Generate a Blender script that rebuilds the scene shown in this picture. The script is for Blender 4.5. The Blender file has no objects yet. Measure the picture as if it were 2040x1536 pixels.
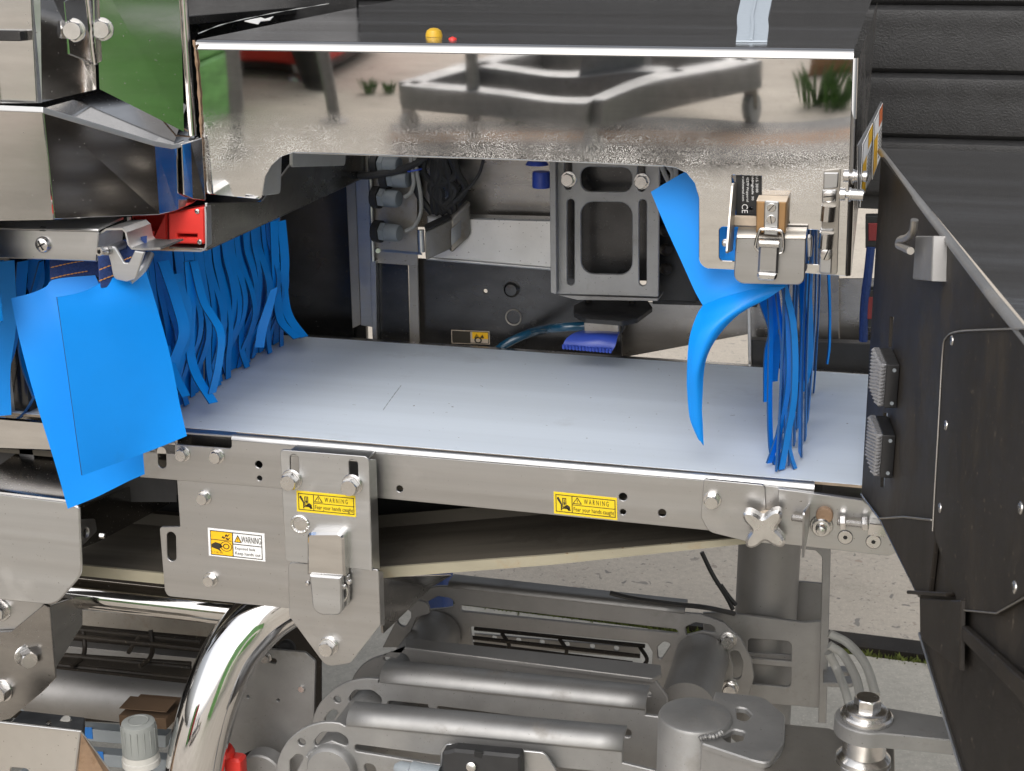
import bpy, bmesh, math, random
from mathutils import Vector as V, Matrix, Quaternion
from mathutils.geometry import tessellate_polygon
random.seed(7)
R = math.radians
sc = bpy.context.scene
col = sc.collection
# ------------------------------------------------------------------ camera, sky, sun, exposure
F, PITCH, YAW = 2900.0, R(16.5), R(14.5)
CAM = V((0.367, -1.42, 0.52))
cd = bpy.data.cameras.new('camera'); cam = bpy.data.objects.new('camera', cd); col.objects.link(cam)
cam.location = CAM; cam.rotation_euler = (math.pi/2 - PITCH, 0, YAW)
cd.sensor_width = 36; cd.lens = 36*F/2040; cd.clip_start = .02; cd.clip_end = 500
cd.dof.use_dof = True; cd.dof.focus_distance = 1.5; cd.dof.aperture_fstop = 32
sc.camera = cam
CM = cam.rotation_euler.to_matrix()
wd = bpy.data.worlds.new('World'); sc.world = wd; wd.use_nodes = True
wn = wd.node_tree.nodes; wl = wd.node_tree.links
sky = wn.new('ShaderNodeTexSky'); sky.sky_type = 'NISHITA'; sky.sun_disc = False
SUN_EL, SUN_AZ = R(42), R(183)
sky.sun_elevation = SUN_EL; sky.sun_rotation = SUN_AZ; sky.air_density = 1.0; sky.dust_density = 6.0; sky.ozone_density = 1.0
hs = wn.new('ShaderNodeHueSaturation'); hs.inputs['Saturation'].default_value = .28; hs.inputs['Value'].default_value = 1.0
wl.new(sky.outputs[0], hs.inputs['Color']); wl.new(hs.outputs[0], wn['Background'].inputs[0])
wn['Background'].inputs[1].default_value = .15
sl = bpy.data.lights.new('sun', 'SUN'); sl.energy = .9; sl.angle = R(110); sl.color = (1, .985, .965)
so = bpy.data.objects.new('sun', sl); col.objects.link(so)
sd = V((math.sin(SUN_AZ)*math.cos(SUN_EL), math.cos(SUN_AZ)*math.cos(SUN_EL), math.sin(SUN_EL)))
so.rotation_euler = sd.to_track_quat('Z', 'Y').to_euler(); so.location = (0, -3, 6)
sc.view_settings.view_transform = 'Standard'; sc.view_settings.look = 'None'
sc.view_settings.exposure = 0.24; sc.view_settings.gamma = 1

# ------------------------------------------------------------------ geometry helpers
def ray(px, py): return (CM @ V(((px-1020)/F, -(py-768)/F, -1))).normalized()
class Fr:                                      # a plane with a 2D frame; n points to the visible side
    def __init__(s, o, u, v):
        s.o = V(o); s.u = V(u).normalized(); s.n = s.u.cross(V(v)).normalized(); s.v = s.n.cross(s.u).normalized()
    def hit(s, px, py):
        d = ray(px, py); t = (s.o-CAM).dot(s.n)/d.dot(s.n); return CAM + d*t
    def to2(s, p): q = V(p)-s.o; return (q.dot(s.u), q.dot(s.v))
    def p2(s, px, py): return s.to2(s.hit(px, py))
    def to3(s, a, b, h=0): return s.o + s.u*a + s.v*b + s.n*h
    def off(s, h): return Fr(s.o+s.n*h, s.u, s.v)
def FY(y): return Fr((0, y, 0), (1, 0, 0), (0, 0, 1))
def FX(x): return Fr((x, 0, 0), (0, 1, 0), (0, 0, 1))       # faces +x
def FZ(z): return Fr((0, 0, z), (1, 0, 0), (0, 1, 0))
def PY(px, py, y): return FY(y).hit(px, py)
def PX(px, py, x): return FX(x).hit(px, py)
def PZ(px, py, z): return FZ(z).hit(px, py)

WO = {}
def base(o, parent):
    w = WO[o.name]
    if parent is not None:
        o.parent = parent; o.location = w - WO[parent.name]
    else: o.location = w
def tag(o, label=None, cat=None, group=None, kind=None):
    if label: o['label'] = label
    if cat: o['category'] = cat
    if group: o['group'] = group
    if kind: o['kind'] = kind
    return o
def T(name, label, cat, loc=(0, 0, 0), group=None):
    o = bpy.data.objects.new(name, None); col.objects.link(o); o.empty_display_size = .05
    WO[o.name] = V(loc); o.location = loc
    return tag(o, label, cat, group)
def mk(name, verts, faces, mat, parent=None, smooth=True, ang=35, idx=None, uvz=None):
    verts = [V(v) for v in verts]
    lo = V((min(v.x for v in verts), min(v.y for v in verts), min(v.z for v in verts)))
    hi = V((max(v.x for v in verts), max(v.y for v in verts), max(v.z for v in verts)))
    c = (lo+hi)/2; c.z = lo.z
    me = bpy.data.meshes.new(name)
    me.from_pydata([v-c for v in verts], [], faces)
    mats = mat if isinstance(mat, (list, tuple)) else [mat]
    for m in mats: me.materials.append(m)
    if idx: me.polygons.foreach_set('material_index', idx)
    bm = bmesh.new(); bm.from_mesh(me); bmesh.ops.recalc_face_normals(bm, faces=bm.faces); bm.to_mesh(me); bm.free()
    if smooth:
        me.polygons.foreach_set('use_smooth', [True]*len(me.polygons)); me.set_sharp_from_angle(angle=R(ang))
    me.update()
    o = bpy.data.objects.new(name, me); col.objects.link(o); WO[o.name] = c
    base(o, parent)
    return o
class MB:                                       # collects several shapes into one mesh
    def __init__(s): s.v = []; s.f = []; s.i = []
    def add(s, v, f, mi=0):
        n = len(s.v); s.v += [V(a) for a in v]; s.f += [[n+k for k in q] for q in f]; s.i += [mi]*len(f); return s
    def build(s, name, mat, parent=None, **k): return mk(name, s.v, s.f, mat, parent, idx=s.i, **k)

def area2(p): return sum(p[i][0]*p[(i+1) % len(p)][1]-p[(i+1) % len(p)][0]*p[i][1] for i in range(len(p)))/2
def rnd(pts, seg=6):                            # rounds corners: items (x,y) or (x,y,r)
    out = []; n = len(pts)
    for i, p in enumerate(pts):
        r = p[2] if len(p) > 2 else 0
        P = V((p[0], p[1])); A = V(pts[i-1][:2])-P; B = V(pts[(i+1) % n][:2])-P
        if r <= 0 or A.length < 1e-6 or B.length < 1e-6: out.append((P.x, P.y)); continue
        la, lb = A.length, B.length; A /= la; B /= lb
        an = math.acos(max(-1, min(1, A.dot(B))))
        if an > 3.05: out.append((P.x, P.y)); continue
        t = min(r/math.tan(an/2), la*.49, lb*.49); r2 = t*math.tan(an/2)
        c = P+(A+B).normalized()*(r2/math.sin(an/2))
        a0 = P+A*t-c; a1 = P+B*t-c
        th0 = math.atan2(a0.y, a0.x); d = math.atan2(a1.y, a1.x)-th0
        d = (d+math.pi) % (2*math.pi)-math.pi
        for k in range(seg+1):
            th = th0+d*k/seg; out.append((c.x+r2*math.cos(th), c.y+r2*math.sin(th)))
    return out
def insetpoly(p, d):                            # moves each point towards the left of travel by d
    out = []; n = len(p)
    for i in range(n):
        a, b, c = V(p[i-1]), V(p[i]), V(p[(i+1) % n])
        e1 = (b-a); e2 = (c-b)
        if e1.length < 1e-9: e1 = e2
        if e2.length < 1e-9: e2 = e1
        e1.normalize(); e2.normalize()
        nn = V((-e1.y-e2.y, e1.x+e2.x))
        if nn.length < 1e-6: nn = V((-e1.y, e1.x))
        nn.normalize(); k = max(.5, nn.dot(V((-e1.y, e1.x))))
        out.append((b.x+nn.x*d/k, b.y+nn.y*d/k))
    return out
def plate_geo(fr, outer, holes, th, bev=.0006):
    loops = [outer if area2(outer) > 0 else outer[::-1]]
    loops += [h if area2(h) < 0 else h[::-1] for h in holes]
    v = []; f = []; front = []; back = []
    for lp in loops:
        n = len(lp); ins = insetpoly(lp, bev); s = len(v)
        v += [fr.to3(a, b, 0) for a, b in ins]
        v += [fr.to3(a, b, -bev) for a, b in lp]
        v += [fr.to3(a, b, -th) for a, b in lp]
        for i in range(n):
            j = (i+1) % n
            f.append([s+i, s+n+i, s+n+j, s+j]); f.append([s+n+i, s+2*n+i, s+2*n+j, s+n+j])
        front.append((s, n)); back.append((s+2*n, n))
    for grp in (front, back):
        ids = [s+i for s, n in grp for i in range(n)]
        tr = tessellate_polygon([[v[s+i] for i in range(n)] for s, n in grp])
        f += [[ids[k] for k in t] for t in tr]
    return v, f
def circ(cx, cy, r, n=20, ph=0): return [(cx+r*math.cos(ph+2*math.pi*k/n), cy+r*math.sin(ph+2*math.pi*k/n)) for k in range(n)]
def shape(fr, h):                               # hole or outline spec in pixels -> 2D points
    if h[0] == 'c': c = fr.p2(h[1], h[2]); return circ(c[0], c[1], h[3])
    if h[0] == 's':
        a = V(fr.p2(h[1], h[2])); b = V(fr.p2(h[3], h[4])); r = h[5]; d = (b-a); th = math.atan2(d.y, d.x)
        return [(b.x+r*math.cos(th-math.pi/2+math.pi*k/8), b.y+r*math.sin(th-math.pi/2+math.pi*k/8)) for k in range(9)] + \
               [(a.x+r*math.cos(th+math.pi/2+math.pi*k/8), a.y+r*math.sin(th+math.pi/2+math.pi*k/8)) for k in range(9)]
    return rnd([fr.p2(p[0], p[1])+tuple(p[2:]) for p in h])
def plate(name, fr, outline, th, mat, parent=None, holes=(), bev=.0006, **k):
    v, f = plate_geo(fr, shape(fr, outline), [shape(fr, h) for h in holes], th, bev)
    return mk(name, v, f, mat, parent, ang=25, **k)
def boxgeo(o, a, b, c, bev=.001):               # box from corner o and three edge vectors
    o, a, b, c = V(o), V(a), V(b), V(c)
    if a.cross(b).dot(c) < 0: a, b = b, a
    fr = Fr(o+c, a, b)
    la, lb, lc = a.length, b.length, c.length
    bv = min(bev, la*.4, lb*.4, lc*.4)
    def P(x, y, z): return o + a*(x/la) + b*(y/lb) + c*(z/lc)
    pts = []; 
    out = rnd([(0, 0, bv), (la, 0, bv), (la, lb, bv), (0, lb, bv)], 2)
    ins = insetpoly(out, bv*.8)
    n = len(out); v = [P(x, y, 0) for x, y in ins]+[P(x, y, bv*.8) for x, y in out]+[P(x, y, lc-bv*.8) for x, y in out]+[P(x, y, lc) for x, y in ins]
    f = [list(range(n))[::-1], list(range(3*n, 4*n))]
    for l in range(3):
        for i in range(n):
            j = (i+1) % n; f.append([l*n+i, l*n+j, (l+1)*n+j, (l+1)*n+i])
    return v, f
def box(name, lo, hi, mat, parent=None, bev=.001, **k):
    lo, hi = V(lo), V(hi); d = hi-lo
    v, f = boxgeo(lo, (d.x, 0, 0), (0, d.y, 0), (0, 0, d.z), bev); return mk(name, v, f, mat, parent, **k)
def obox(name, o, a, b, c, mat, parent=None, bev=.001, **k):
    v, f = boxgeo(o, a, b, c, bev); return mk(name, v, f, mat, parent, **k)
def cr(P, t):                                   # catmull-rom through list of Vectors, t in 0..len-1
    n = len(P); i = min(int(t), n-2); u = t-i
    p0 = P[i-1] if i > 0 else P[0]*2-P[1]; p1 = P[i]; p2 = P[i+1]; p3 = P[i+2] if i+2 < n else P[-1]*2-P[-2]
    return .5*((2*p1)+(p2-p0)*u+(2*p0-5*p1+4*p2-p3)*u*u+(3*p1-p0-3*p2+p3)*u**3)
def spl(P, n): P = [V(p) for p in P]; return [cr(P, (len(P)-1)*k/n) for k in range(n+1)]
def tubegeo(path, r, seg=10, rad=None):
    v = []; f = []; n = len(path); up = None
    for i, p in enumerate(path):
        t = (path[min(i+1, n-1)]-path[max(i-1, 0)]).normalized()
        if up is None: up = t.orthogonal().normalized()
        up = (up-t*up.dot(t)).normalized(); sd_ = t.cross(up)
        rr = rad(i/(n-1)) if rad else r
        v += [p+(up*math.cos(2*math.pi*k/seg)+sd_*math.sin(2*math.pi*k/seg))*rr for k in range(seg)]
    for i in range(n-1):
        for k in range(seg):
            j = (k+1) % seg; f.append([i*seg+k, i*seg+j, (i+1)*seg+j, (i+1)*seg+k])
    f.append(list(range(seg))[::-1]); f.append([(n-1)*seg+k for k in range(seg)])
    return v, f
def tube(name, pts, r, mat, parent=None, n=24, seg=10, rad=None, straight=False, **k):
    path = [V(p) for p in pts] if straight else spl(pts, n)
    v, f = tubegeo(path, r, seg, rad); return mk(name, v, f, mat, parent, **k)
def lathegeo(prof, pos, axis, seg=28, ph=0, squash=None):
    pos = V(pos); ax = V(axis).normalized(); u = ax.orthogonal().normalized(); w = ax.cross(u); v = []; f = []
    for r, h in prof:
        v += [pos+ax*h+(u*math.cos(ph+2*math.pi*k/seg)+w*math.sin(ph+2*math.pi*k/seg))*r for k in range(seg)]
    m = len(prof)
    for i in range(m-1):
        for k in range(seg):
            j = (k+1) % seg; f.append([i*seg+k, i*seg+j, (i+1)*seg+j, (i+1)*seg+k])
    f.append(list(range(seg))[::-1]); f.append([(m-1)*seg+k for k in range(seg)])
    return v, f
def lathe(name, prof, pos, axis, mat, parent=None, seg=28, **k):
    v, f = lathegeo(prof, pos, axis, seg); return mk(name, v, f, mat, parent, **k)
def gridgeo(rows, nu, nv, th):                  # rows of Vectors -> smooth solid sheet
    rows = [[V(p) for p in r] for r in rows]
    G = [[None]*(nv+1) for _ in range(nu+1)]
    for j in range(nv+1):
        c = [cr(r, (len(r)-1)*j/nv) for r in rows]
        for i in range(nu+1): G[i][j] = cr(c, (len(c)-1)*i/nu)
    N = [[None]*(nv+1) for _ in range(nu+1)]
    for i in range(nu+1):
        for j in range(nv+1):
            a = G[min(i+1, nu)][j]-G[max(i-1, 0)][j]; b = G[i][min(j+1, nv)]-G[i][max(j-1, 0)]
            N[i][j] = a.cross(b).normalized()
    w = nv+1; m = (nu+1)*w
    v = [G[i][j]+N[i][j]*th/2 for i in range(nu+1) for j in range(w)]+[G[i][j]-N[i][j]*th/2 for i in range(nu+1) for j in range(w)]
    f = []
    for i in range(nu):
        for j in range(nv):
            a = i*w+j; f.append([a, a+1, a+w+1, a+w]); f.append([m+a, m+a+w, m+a+w+1, m+a+1])
    for i in range(nu):
        a = i*w; f.append([a, a+w, m+a+w, m+a]); a += nv; f.append([a, m+a, m+a+w, a+w])
    for j in range(nv):
        f.append([j, m+j, m+j+1, j+1]); a = nu*w+j; f.append([a, a+1, m+a+1, m+a])
    return v, f
def sheet(name, rows, th, mat, parent=None, nu=20, nv=12, **k):
    v, f = gridgeo(rows, nu, nv, th)
    if mat is M['blue']: return mk(name, v, f, [M['blue'], M['bluedge']], parent, idx=[0]*(2*nu*nv)+[1]*(len(f)-2*nu*nv), **k)
    return mk(name, v, f, mat, parent, **k)
def prof_sheet(name, prof, x0, x1, th, mat, parent=None, axis='x', **k):   # bent sheet: (y,z) polyline swept along x
    n = len(prof); v = []; f = []
    nr = []
    for i in range(n):
        a = V(prof[max(i-1, 0)]); b = V(prof[min(i+1, n-1)]); d = (b-a).normalized(); nr.append(V((-d.y, d.x)))
    for x in (x0, x1):
        for s in (0, 1):
            for (p, q) in zip(prof, nr):
                y, z = p[0]+q.x*th*s, p[1]+q.y*th*s
                v.append((x, y, z))
    for i in range(n-1):
        f += [[i, i+1, 2*n+i+1, 2*n+i], [n+i, 3*n+i, 3*n+i+1, n+i+1], [i, n+i, n+i+1, i+1], [2*n+i, 2*n+i+1, 3*n+i+1, 3*n+i]]
    f += [[0, 2*n, 3*n, n], [n-1, 2*n-1, 4*n-1, 3*n-1]]
    return mk(name, v, f, mat, parent, **k)
_bolt = {}
def bolt_mesh(s, h, wash, kind):
    key = (s, h, wash, kind)
    if key in _bolt: return _bolt[key]
    mb = MB(); z0 = 0
    if wash:
        mb.add(*lathegeo([(s*.70, 0), (s*.70, s*.07), (s*.67, s*.1), (s*.4, s*.11)], (0, 0, 0), (0, 0, 1), 28)); z0 = s*.1
        if wash > 1:
            mb.add(*lathegeo([(s*.62, z0), (s*.62, z0+s*.11), (s*.4, z0+s*.12)], (0, 0, 0), (0, 0, 1), 24)); z0 += s*.14
    if kind == 'hex':
        rc = s/2/math.cos(math.pi/6); v = []; f = []; n = 24
        def hexr(th): t = (th % (math.pi/3))-math.pi/6; return s/2/math.cos(t)
        for (h0, lim) in ((0, 9), (h*.78, 9), (h*.9, s*.545), (h, s*.49), (h, s*.3)):
            for k in range(n):
                th = 2*math.pi*k/n; r = min(hexr(th), lim); v.append((r*math.cos(th), r*math.sin(th), z0+h0))
        for i in range(4):
            for k in range(n):
                j = (k+1) % n; f.append([i*n+k, i*n+j, (i+1)*n+j, (i+1)*n+k])
        f.append([4*n+k for k in range(n)]); mb.add(v, f)
    elif kind == 'dome':
        mb.add(*lathegeo([(s/2, 0), (s*.49, h*.35), (s*.4, h*.75), (s*.22, h*.97), (s*.08, h)], (0, 0, z0), (0, 0, 1), 24))
        mb.add(*boxgeo((-s*.3, -s*.05, h*.8), (s*.6, 0, 0), (0, s*.1, 0), (0, 0, h*.25), .0002), 1)
        mb.add(*boxgeo((-s*.05, -s*.3, h*.8), (s*.1, 0, 0), (0, s*.6, 0), (0, 0, h*.25), .0002), 1)
    elif kind == 'slot':
        n = 24; v, f = lathegeo([(s/2, 0), (s/2, h*.8), (s*.46, h)], (0, 0, z0), (0, 0, 1), n); mb.add(v, f)
        mb.add(*boxgeo((-s*.47, -s*.05, z0+h*.7), (s*.94, 0, 0), (0, s*.1, 0), (0, 0, h*.34), .0001), 1)
    elif kind == 'csk':
        mb.add(*lathegeo([(s/2, 0), (s/2, h*.6), (s*.47, h)], (0, 0, 0), (0, 0, 1), 28))
        mb.add(*lathegeo([(s*.53, 0), (s*.53, h*.3)], (0, 0, 0), (0, 0, 1), 28), 1)
        mb.add(*lathegeo([(s*.16, h*.6), (s*.16, h*1.06)], (0, 0, 0), (0, 0, 1), 6), 1)
    elif kind == 'socket':
        mb.add(*lathegeo([(s/2, 0), (s/2, h*.9), (s*.45, h), (s*.25, h), (s*.25, h*.5)], (0, 0, z0), (0, 0, 1), 24))
        mb.add(*lathegeo([(s*.24, h*.4), (s*.24, h*.55)], (0, 0, z0), (0, 0, 1), 6), 1)
    o = mb.build('bolt_source', [M['bolt'], M['hole']], None, ang=30)
    me = o.data; me.name = 'bolt_mesh'; off = WO[o.name]
    for v in me.vertices: v.co += off
    bpy.data.objects.remove(o); _bolt[key] = me; return me
def bolt(pos, n, s=.013, parent=None, h=None, wash=1, kind='hex', name='bolt', mat=None, spin=None):
    me = bolt_mesh(s, h or s*.45, wash, kind)
    o = bpy.data.objects.new(name, me); col.objects.link(o); WO[o.name] = V(pos)
    q = V(n).normalized().to_track_quat('Z', 'Y') @ Quaternion((0, 0, 1), random.uniform(0, 6.28) if spin is None else spin)
    o.rotation_mode = 'QUATERNION'; o.rotation_quaternion = q; base(o, parent)
    return o
def text_geo(s, size=1.0, shear=0):
    c = bpy.data.curves.new('t', 'FONT'); c.body = s; c.size = size; c.resolution_u = 3; c.shear = shear
    o = bpy.data.objects.new('t', c); me = bpy.data.meshes.new_from_object(o)
    v = [(a.co.x, a.co.y) for a in me.vertices]; f = [list(p.vertices) for p in me.polygons]
    bpy.data.objects.remove(o); bpy.data.curves.remove(c); bpy.data.meshes.remove(me); return v, f
class Decal:                                    # flat print on a quad: corners top-left, top-right, bottom-right, bottom-left
    def __init__(s, c, n): s.c = [V(p) for p in c]; s.n = V(n).normalized(); s.mb = MB()
    def at(s, u, v, h=.0007):
        a, b, c, d = s.c; return (a*(1-u)+b*u)*(1-v)+(d*(1-u)+c*u)*v+s.n*h
    def poly(s, pts, mi=0, h=.0007):
        tr = tessellate_polygon([[V((p[0], p[1], 0)) for p in pts]])
        s.mb.add([s.at(u, v, h) for u, v in pts], [list(t) for t in tr], mi)
    def rect(s, u0, v0, u1, v1, mi=0, h=.0007): s.mb.add([s.at(u0, v0, h), s.at(u1, v0, h), s.at(u1, v1, h), s.at(u0, v1, h)], [[0, 1, 2, 3]], mi)
    def frame(s, u0, v0, u1, v1, tu, tv, mi=0):
        s.rect(u0, v0, u1, v0+tv, mi); s.rect(u0, v1-tv, u1, v1, mi); s.rect(u0, v0+tv, u0+tu, v1-tv, mi); s.rect(u1-tu, v0+tv, u1, v1-tv, mi)
    def text(s, t, u0, v0, u1, v1, mi=0, h=.0009):
        v, f = text_geo(t); x0 = min(a[0] for a in v); x1 = max(a[0] for a in v); y0 = min(a[1] for a in v); y1 = max(a[1] for a in v)
        s.mb.add([s.at(u0+(u1-u0)*(a-x0)/(x1-x0), v1-(v1-v0)*(b-y0)/(y1-y0), h) for a, b in v], f, mi)
    def ring(s, cu, cv, r0, r1, asp, mi=0, n=24, h=.0009):
        v = []
        for k in range(n):
            c_, s_ = math.cos(2*math.pi*k/n), math.sin(2*math.pi*k/n)
            v += [s.at(cu+r0*c_, cv+r0*s_*asp, h), s.at(cu+r1*c_, cv+r1*s_*asp, h)]
        s.mb.add(v, [[2*k, 2*k+1, (2*k+3) % (2*n), (2*k+2) % (2*n)] for k in range(n)], mi)
    def sheet(s, name, mat, parent, th=.0004):
        a = [s.at(u, v, th) for u, v in ((0, 0), (1, 0), (1, 1), (0, 1))]; b = [s.at(u, v, -.0001) for u, v in ((0, 0), (1, 0), (1, 1), (0, 1))]
        return mk(name, a+b, [[0, 1, 2, 3], [4, 7, 6, 5], [0, 4, 5, 1], [1, 5, 6, 2], [2, 6, 7, 3], [3, 7, 4, 0]], mat, parent, smooth=False)

# ------------------------------------------------------------------ materials
M = {}
def material(key, color, rough=.5, metal=0.0, var=.12, nscale=30, stretch=(1, 1, 1), rvar=.1, bump=0, bscale=200, bstretch=None,
             speck=0, speck_col=(.05, .04, .03), speck_scale=400, spec=.5, stain=0, stain_col=(.12, .07, .04), stain_scale=9,
             wave=0, wave_scale=2.5, edge=None, coat=0, emit=None, trans=0, streak=0):
    m = bpy.data.materials.new(key); m.use_nodes = True; M[key] = m
    nt = m.node_tree; N = nt.nodes; L = nt.links; P = N['Principled BSDF']
    tc = N.new('ShaderNodeTexCoord')
    def noise(scale, st, detail=5, rough_=.6):
        mp = N.new('ShaderNodeMapping'); mp.inputs['Scale'].default_value = st; L.new(tc.outputs['Object'], mp.inputs[0])
        oi = N.new('ShaderNodeObjectInfo'); ad = N.new('ShaderNodeVectorMath'); ad.operation = 'MULTIPLY_ADD'
        L.new(oi.outputs['Random'], ad.inputs[0]); ad.inputs[1].default_value = (7, 11, 13); L.new(mp.outputs[0], ad.inputs[2])
        n = N.new('ShaderNodeTexNoise'); n.inputs['Scale'].default_value = scale; n.inputs['Detail'].default_value = detail; n.inputs['Roughness'].default_value = rough_
        L.new(ad.outputs[0], n.inputs['Vector']); return n.outputs['Fac']
    def ramp(fac, a, b, va=0., vb=1.):
        r = N.new('ShaderNodeMapRange'); r.inputs[1].default_value = a; r.inputs[2].default_value = b; r.inputs[3].default_value = va; r.inputs[4].default_value = vb
        L.new(fac, r.inputs[0]); return r.outputs[0]
    def mix(fac, c1, c2, mode='MIX'):
        x = N.new('ShaderNodeMix'); x.data_type = 'RGBA'; x.blend_type = mode
        for s, c in ((0, fac), (6, c1), (7, c2)):
            if hasattr(c, 'is_linked'): L.new(c, x.inputs[s])
            else: x.inputs[s].default_value = c if s == 0 else (*c, 1)
        return x.outputs[2]
    n1 = noise(nscale, stretch)
    c = mix(ramp(n1, .3, .7), tuple(a*(1-var) for a in color), tuple(min(1, a*(1+var)) for a in color))
    rn = ramp(noise(nscale*.45, stretch), .3, .7, max(.01, rough-rvar), min(1, rough+rvar))
    if stain:
        sf = ramp(noise(stain_scale, (1, 1, 1), 8, .7), .62-.12*stain, .86-.1*stain)
        c = mix(sf, c, stain_col)
        a = N.new('ShaderNodeMath'); a.operation = 'MULTIPLY_ADD'; L.new(sf, a.inputs[0]); a.inputs[1].default_value = .3; L.new(rn, a.inputs[2]); rn = a.outputs[0]
    if speck:
        sp = ramp(noise(speck_scale, (1, 1, 1), 2, .5), .74-.1*speck, .78-.1*speck)
        c = mix(sp, c, speck_col)
        a = N.new('ShaderNodeMath'); a.operation = 'MULTIPLY_ADD'; L.new(sp, a.inputs[0]); a.inputs[1].default_value = .4; L.new(rn, a.inputs[2]); rn = a.outputs[0]
    if edge:      # dried splash marks on the part of the panel below height edge (object space)
        sx = N.new('ShaderNodeSeparateXYZ'); L.new(tc.outputs['Object'], sx.inputs[0])
        msk = ramp(sx.outputs['Z'], edge[0], edge[1], 1, 0)
        mlow = ramp(sx.outputs['Z'], .045, .09); mq = N.new('ShaderNodeMath'); mq.operation = 'MULTIPLY'; L.new(msk, mq.inputs[0]); L.new(mlow, mq.inputs[1]); msk = mq.outputs[0]
        sp = ramp(noise(1500, (1, 1, 1), 2, .5), .47, .66)
        pat = ramp(noise(14, (1, 1, 1), 4, .6), .35, .65, .25, 1); mp_ = N.new('ShaderNodeMath'); mp_.operation = 'MULTIPLY'; L.new(pat, mp_.inputs[0]); L.new(sp, mp_.inputs[1]); mm = N.new('ShaderNodeMath'); mm.operation = 'MULTIPLY'; L.new(msk, mm.inputs[0]); L.new(mp_.outputs[0], mm.inputs[1])
        m2 = N.new('ShaderNodeMath'); m2.operation = 'MULTIPLY'; L.new(mm.outputs[0], m2.inputs[0]); m2.inputs[1].default_value = .45
        c = mix(m2.outputs[0], c, (.62, .6, .56))
        a = N.new('ShaderNodeMath'); a.operation = 'MULTIPLY_ADD'; L.new(mm.outputs[0], a.inputs[0]); a.inputs[1].default_value = .5; L.new(rn, a.inputs[2])
        b = N.new('ShaderNodeMath'); b.operation = 'MULTIPLY_ADD'; L.new(msk, b.inputs[0]); b.inputs[1].default_value = .02; L.new(a.outputs[0], b.inputs[2]); rn = b.outputs[0]
        pm = ramp(mm.outputs[0], 0, 1, metal, .15); L.new(pm, P.inputs['Metallic'])
    else: P.inputs['Metallic'].default_value = metal
    L.new(c, P.inputs['Base Color']); L.new(rn, P.inputs['Roughness'])
    P.inputs['Specular IOR Level'].default_value = spec
    if coat: P.inputs['Coat Weight'].default_value = coat; P.inputs['Coat Roughness'].default_value = .1
    if trans: P.inputs['Transmission Weight'].default_value = trans
    if emit: P.inputs['Emission Color'].default_value = (*emit[0], 1); P.inputs['Emission Strength'].default_value = emit[1]
    nb = None
    if bump:
        b = N.new('ShaderNodeBump'); b.inputs['Strength'].default_value = bump; b.inputs['Distance'].default_value = .0015
        L.new(noise(bscale, bstretch or stretch, 6, .65), b.inputs['Height']); nb = b
    if wave:
        b = N.new('ShaderNodeBump'); b.inputs['Strength'].default_value = 1; b.inputs['Distance'].default_value = wave
        L.new(noise(wave_scale, (1, 1, 1), 1, .4), b.inputs['Height'])
        if nb: L.new(nb.outputs[0], b.inputs['Normal'])
        nb = b
    if nb: L.new(nb.outputs[0], P.inputs['Normal'])
    return m
mt = material
mt('mirror', (.7, .695, .69), .024, 1, .05, 25, (1, 1, 8), .008, 0, 500, (.08, 1, 3), wave=.0022, wave_scale=3.2, edge=(.108, .148))
mt('polished', (.60, .59, .58), .09, 1, .08, 12, (1, 1, 6), .04, 0, 400, (.1, 1, 4), wave=.0015, wave_scale=4, speck=.15, speck_col=(.4, .38, .35))
mt('topsteel', (.6, .6, .61), .17, 1, .1, 10, (.3, 6, 1), .05, .12, 60, (.3, 2.5, 1), wave=.004, wave_scale=5)
mt('brushed', (.465, .463, .463), .36, 1, .06, 14, (.15, 1, 6), .07, .05, 350, (.06, 1, 2), speck=.15, speck_col=(.22, .19, .16), stain=.5, stain_col=(.41, .385, .355), stain_scale=12)
mt('brushed2', (.5, .505, .51), .4, 1, .06, 14, (.15, 1, 6), .07, .05, 350, (.06, 1, 2), speck=.15, speck_col=(.3, .28, .26), stain=.4, stain_col=(.5, .485, .46), stain_scale=14)
mt('blasted', (.29, .285, .28), .58, .9, .08, 20, (1, 1, 1), .06, .06, 900, None, speck=.1, speck_col=(.16, .15, .14), stain=.25, stain_col=(.27, .255, .24))
mt('castgrey', (.32, .318, .315), .58, .85, .12, 18, (1, 1, 1), .08, .06, 800, None, speck=.2, speck_col=(.2, .19, .18), stain=.45, stain_col=(.29, .27, .245), stain_scale=16)
mt('darksteel', (.017, .0135, .0105), .6, .02, .4, 7, (1, 1, 1), .12, .06, 500, None, spec=.3, speck=.55, speck_col=(.12, .1, .078), speck_scale=240, stain=.8, stain_col=(.052, .042, .031), stain_scale=9)
mt('shadesteel', (.3, .29, .28), .25, 1, .18, 9, (1, 1, 3), .1, .04, 400, None, speck=.3, speck_col=(.45, .42, .38), stain=.35, stain_col=(.2, .18, .16), wave=.002, wave_scale=6)
mt('spotted', (.55, .545, .53), .4, .9, .07, 25, (1, 1, 1), .08, .05, 600, None, speck=.62, speck_col=(.16, .14, .12), speck_scale=260)
mt('dullsteel', (.36, .34, .31), .42, .9, .15, 12, (1, 1, 1), .1, .05, 500, None, speck=.35, speck_col=(.2, .16, .11), stain=.6, stain_col=(.22, .17, .12))
mt('hopper', (.55, .53, .5), .4, .85, .1, 8, (1, 1, 1), .1, .05, 500, None, speck=.45, speck_col=(.2, .17, .13), speck_scale=250, stain=.5, stain_col=(.4, .36, .31))
mt('rusty', (.3, .2, .13), .7, .3, .3, 30, (1, 1, 1), .1, .3, 300, None, stain=.8, stain_col=(.14, .07, .03), stain_scale=40)
mt('chrome', (.72, .72, .73), .05, 1, .03, 10, (1, 1, 1), .02, .01, 300, None)
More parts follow.
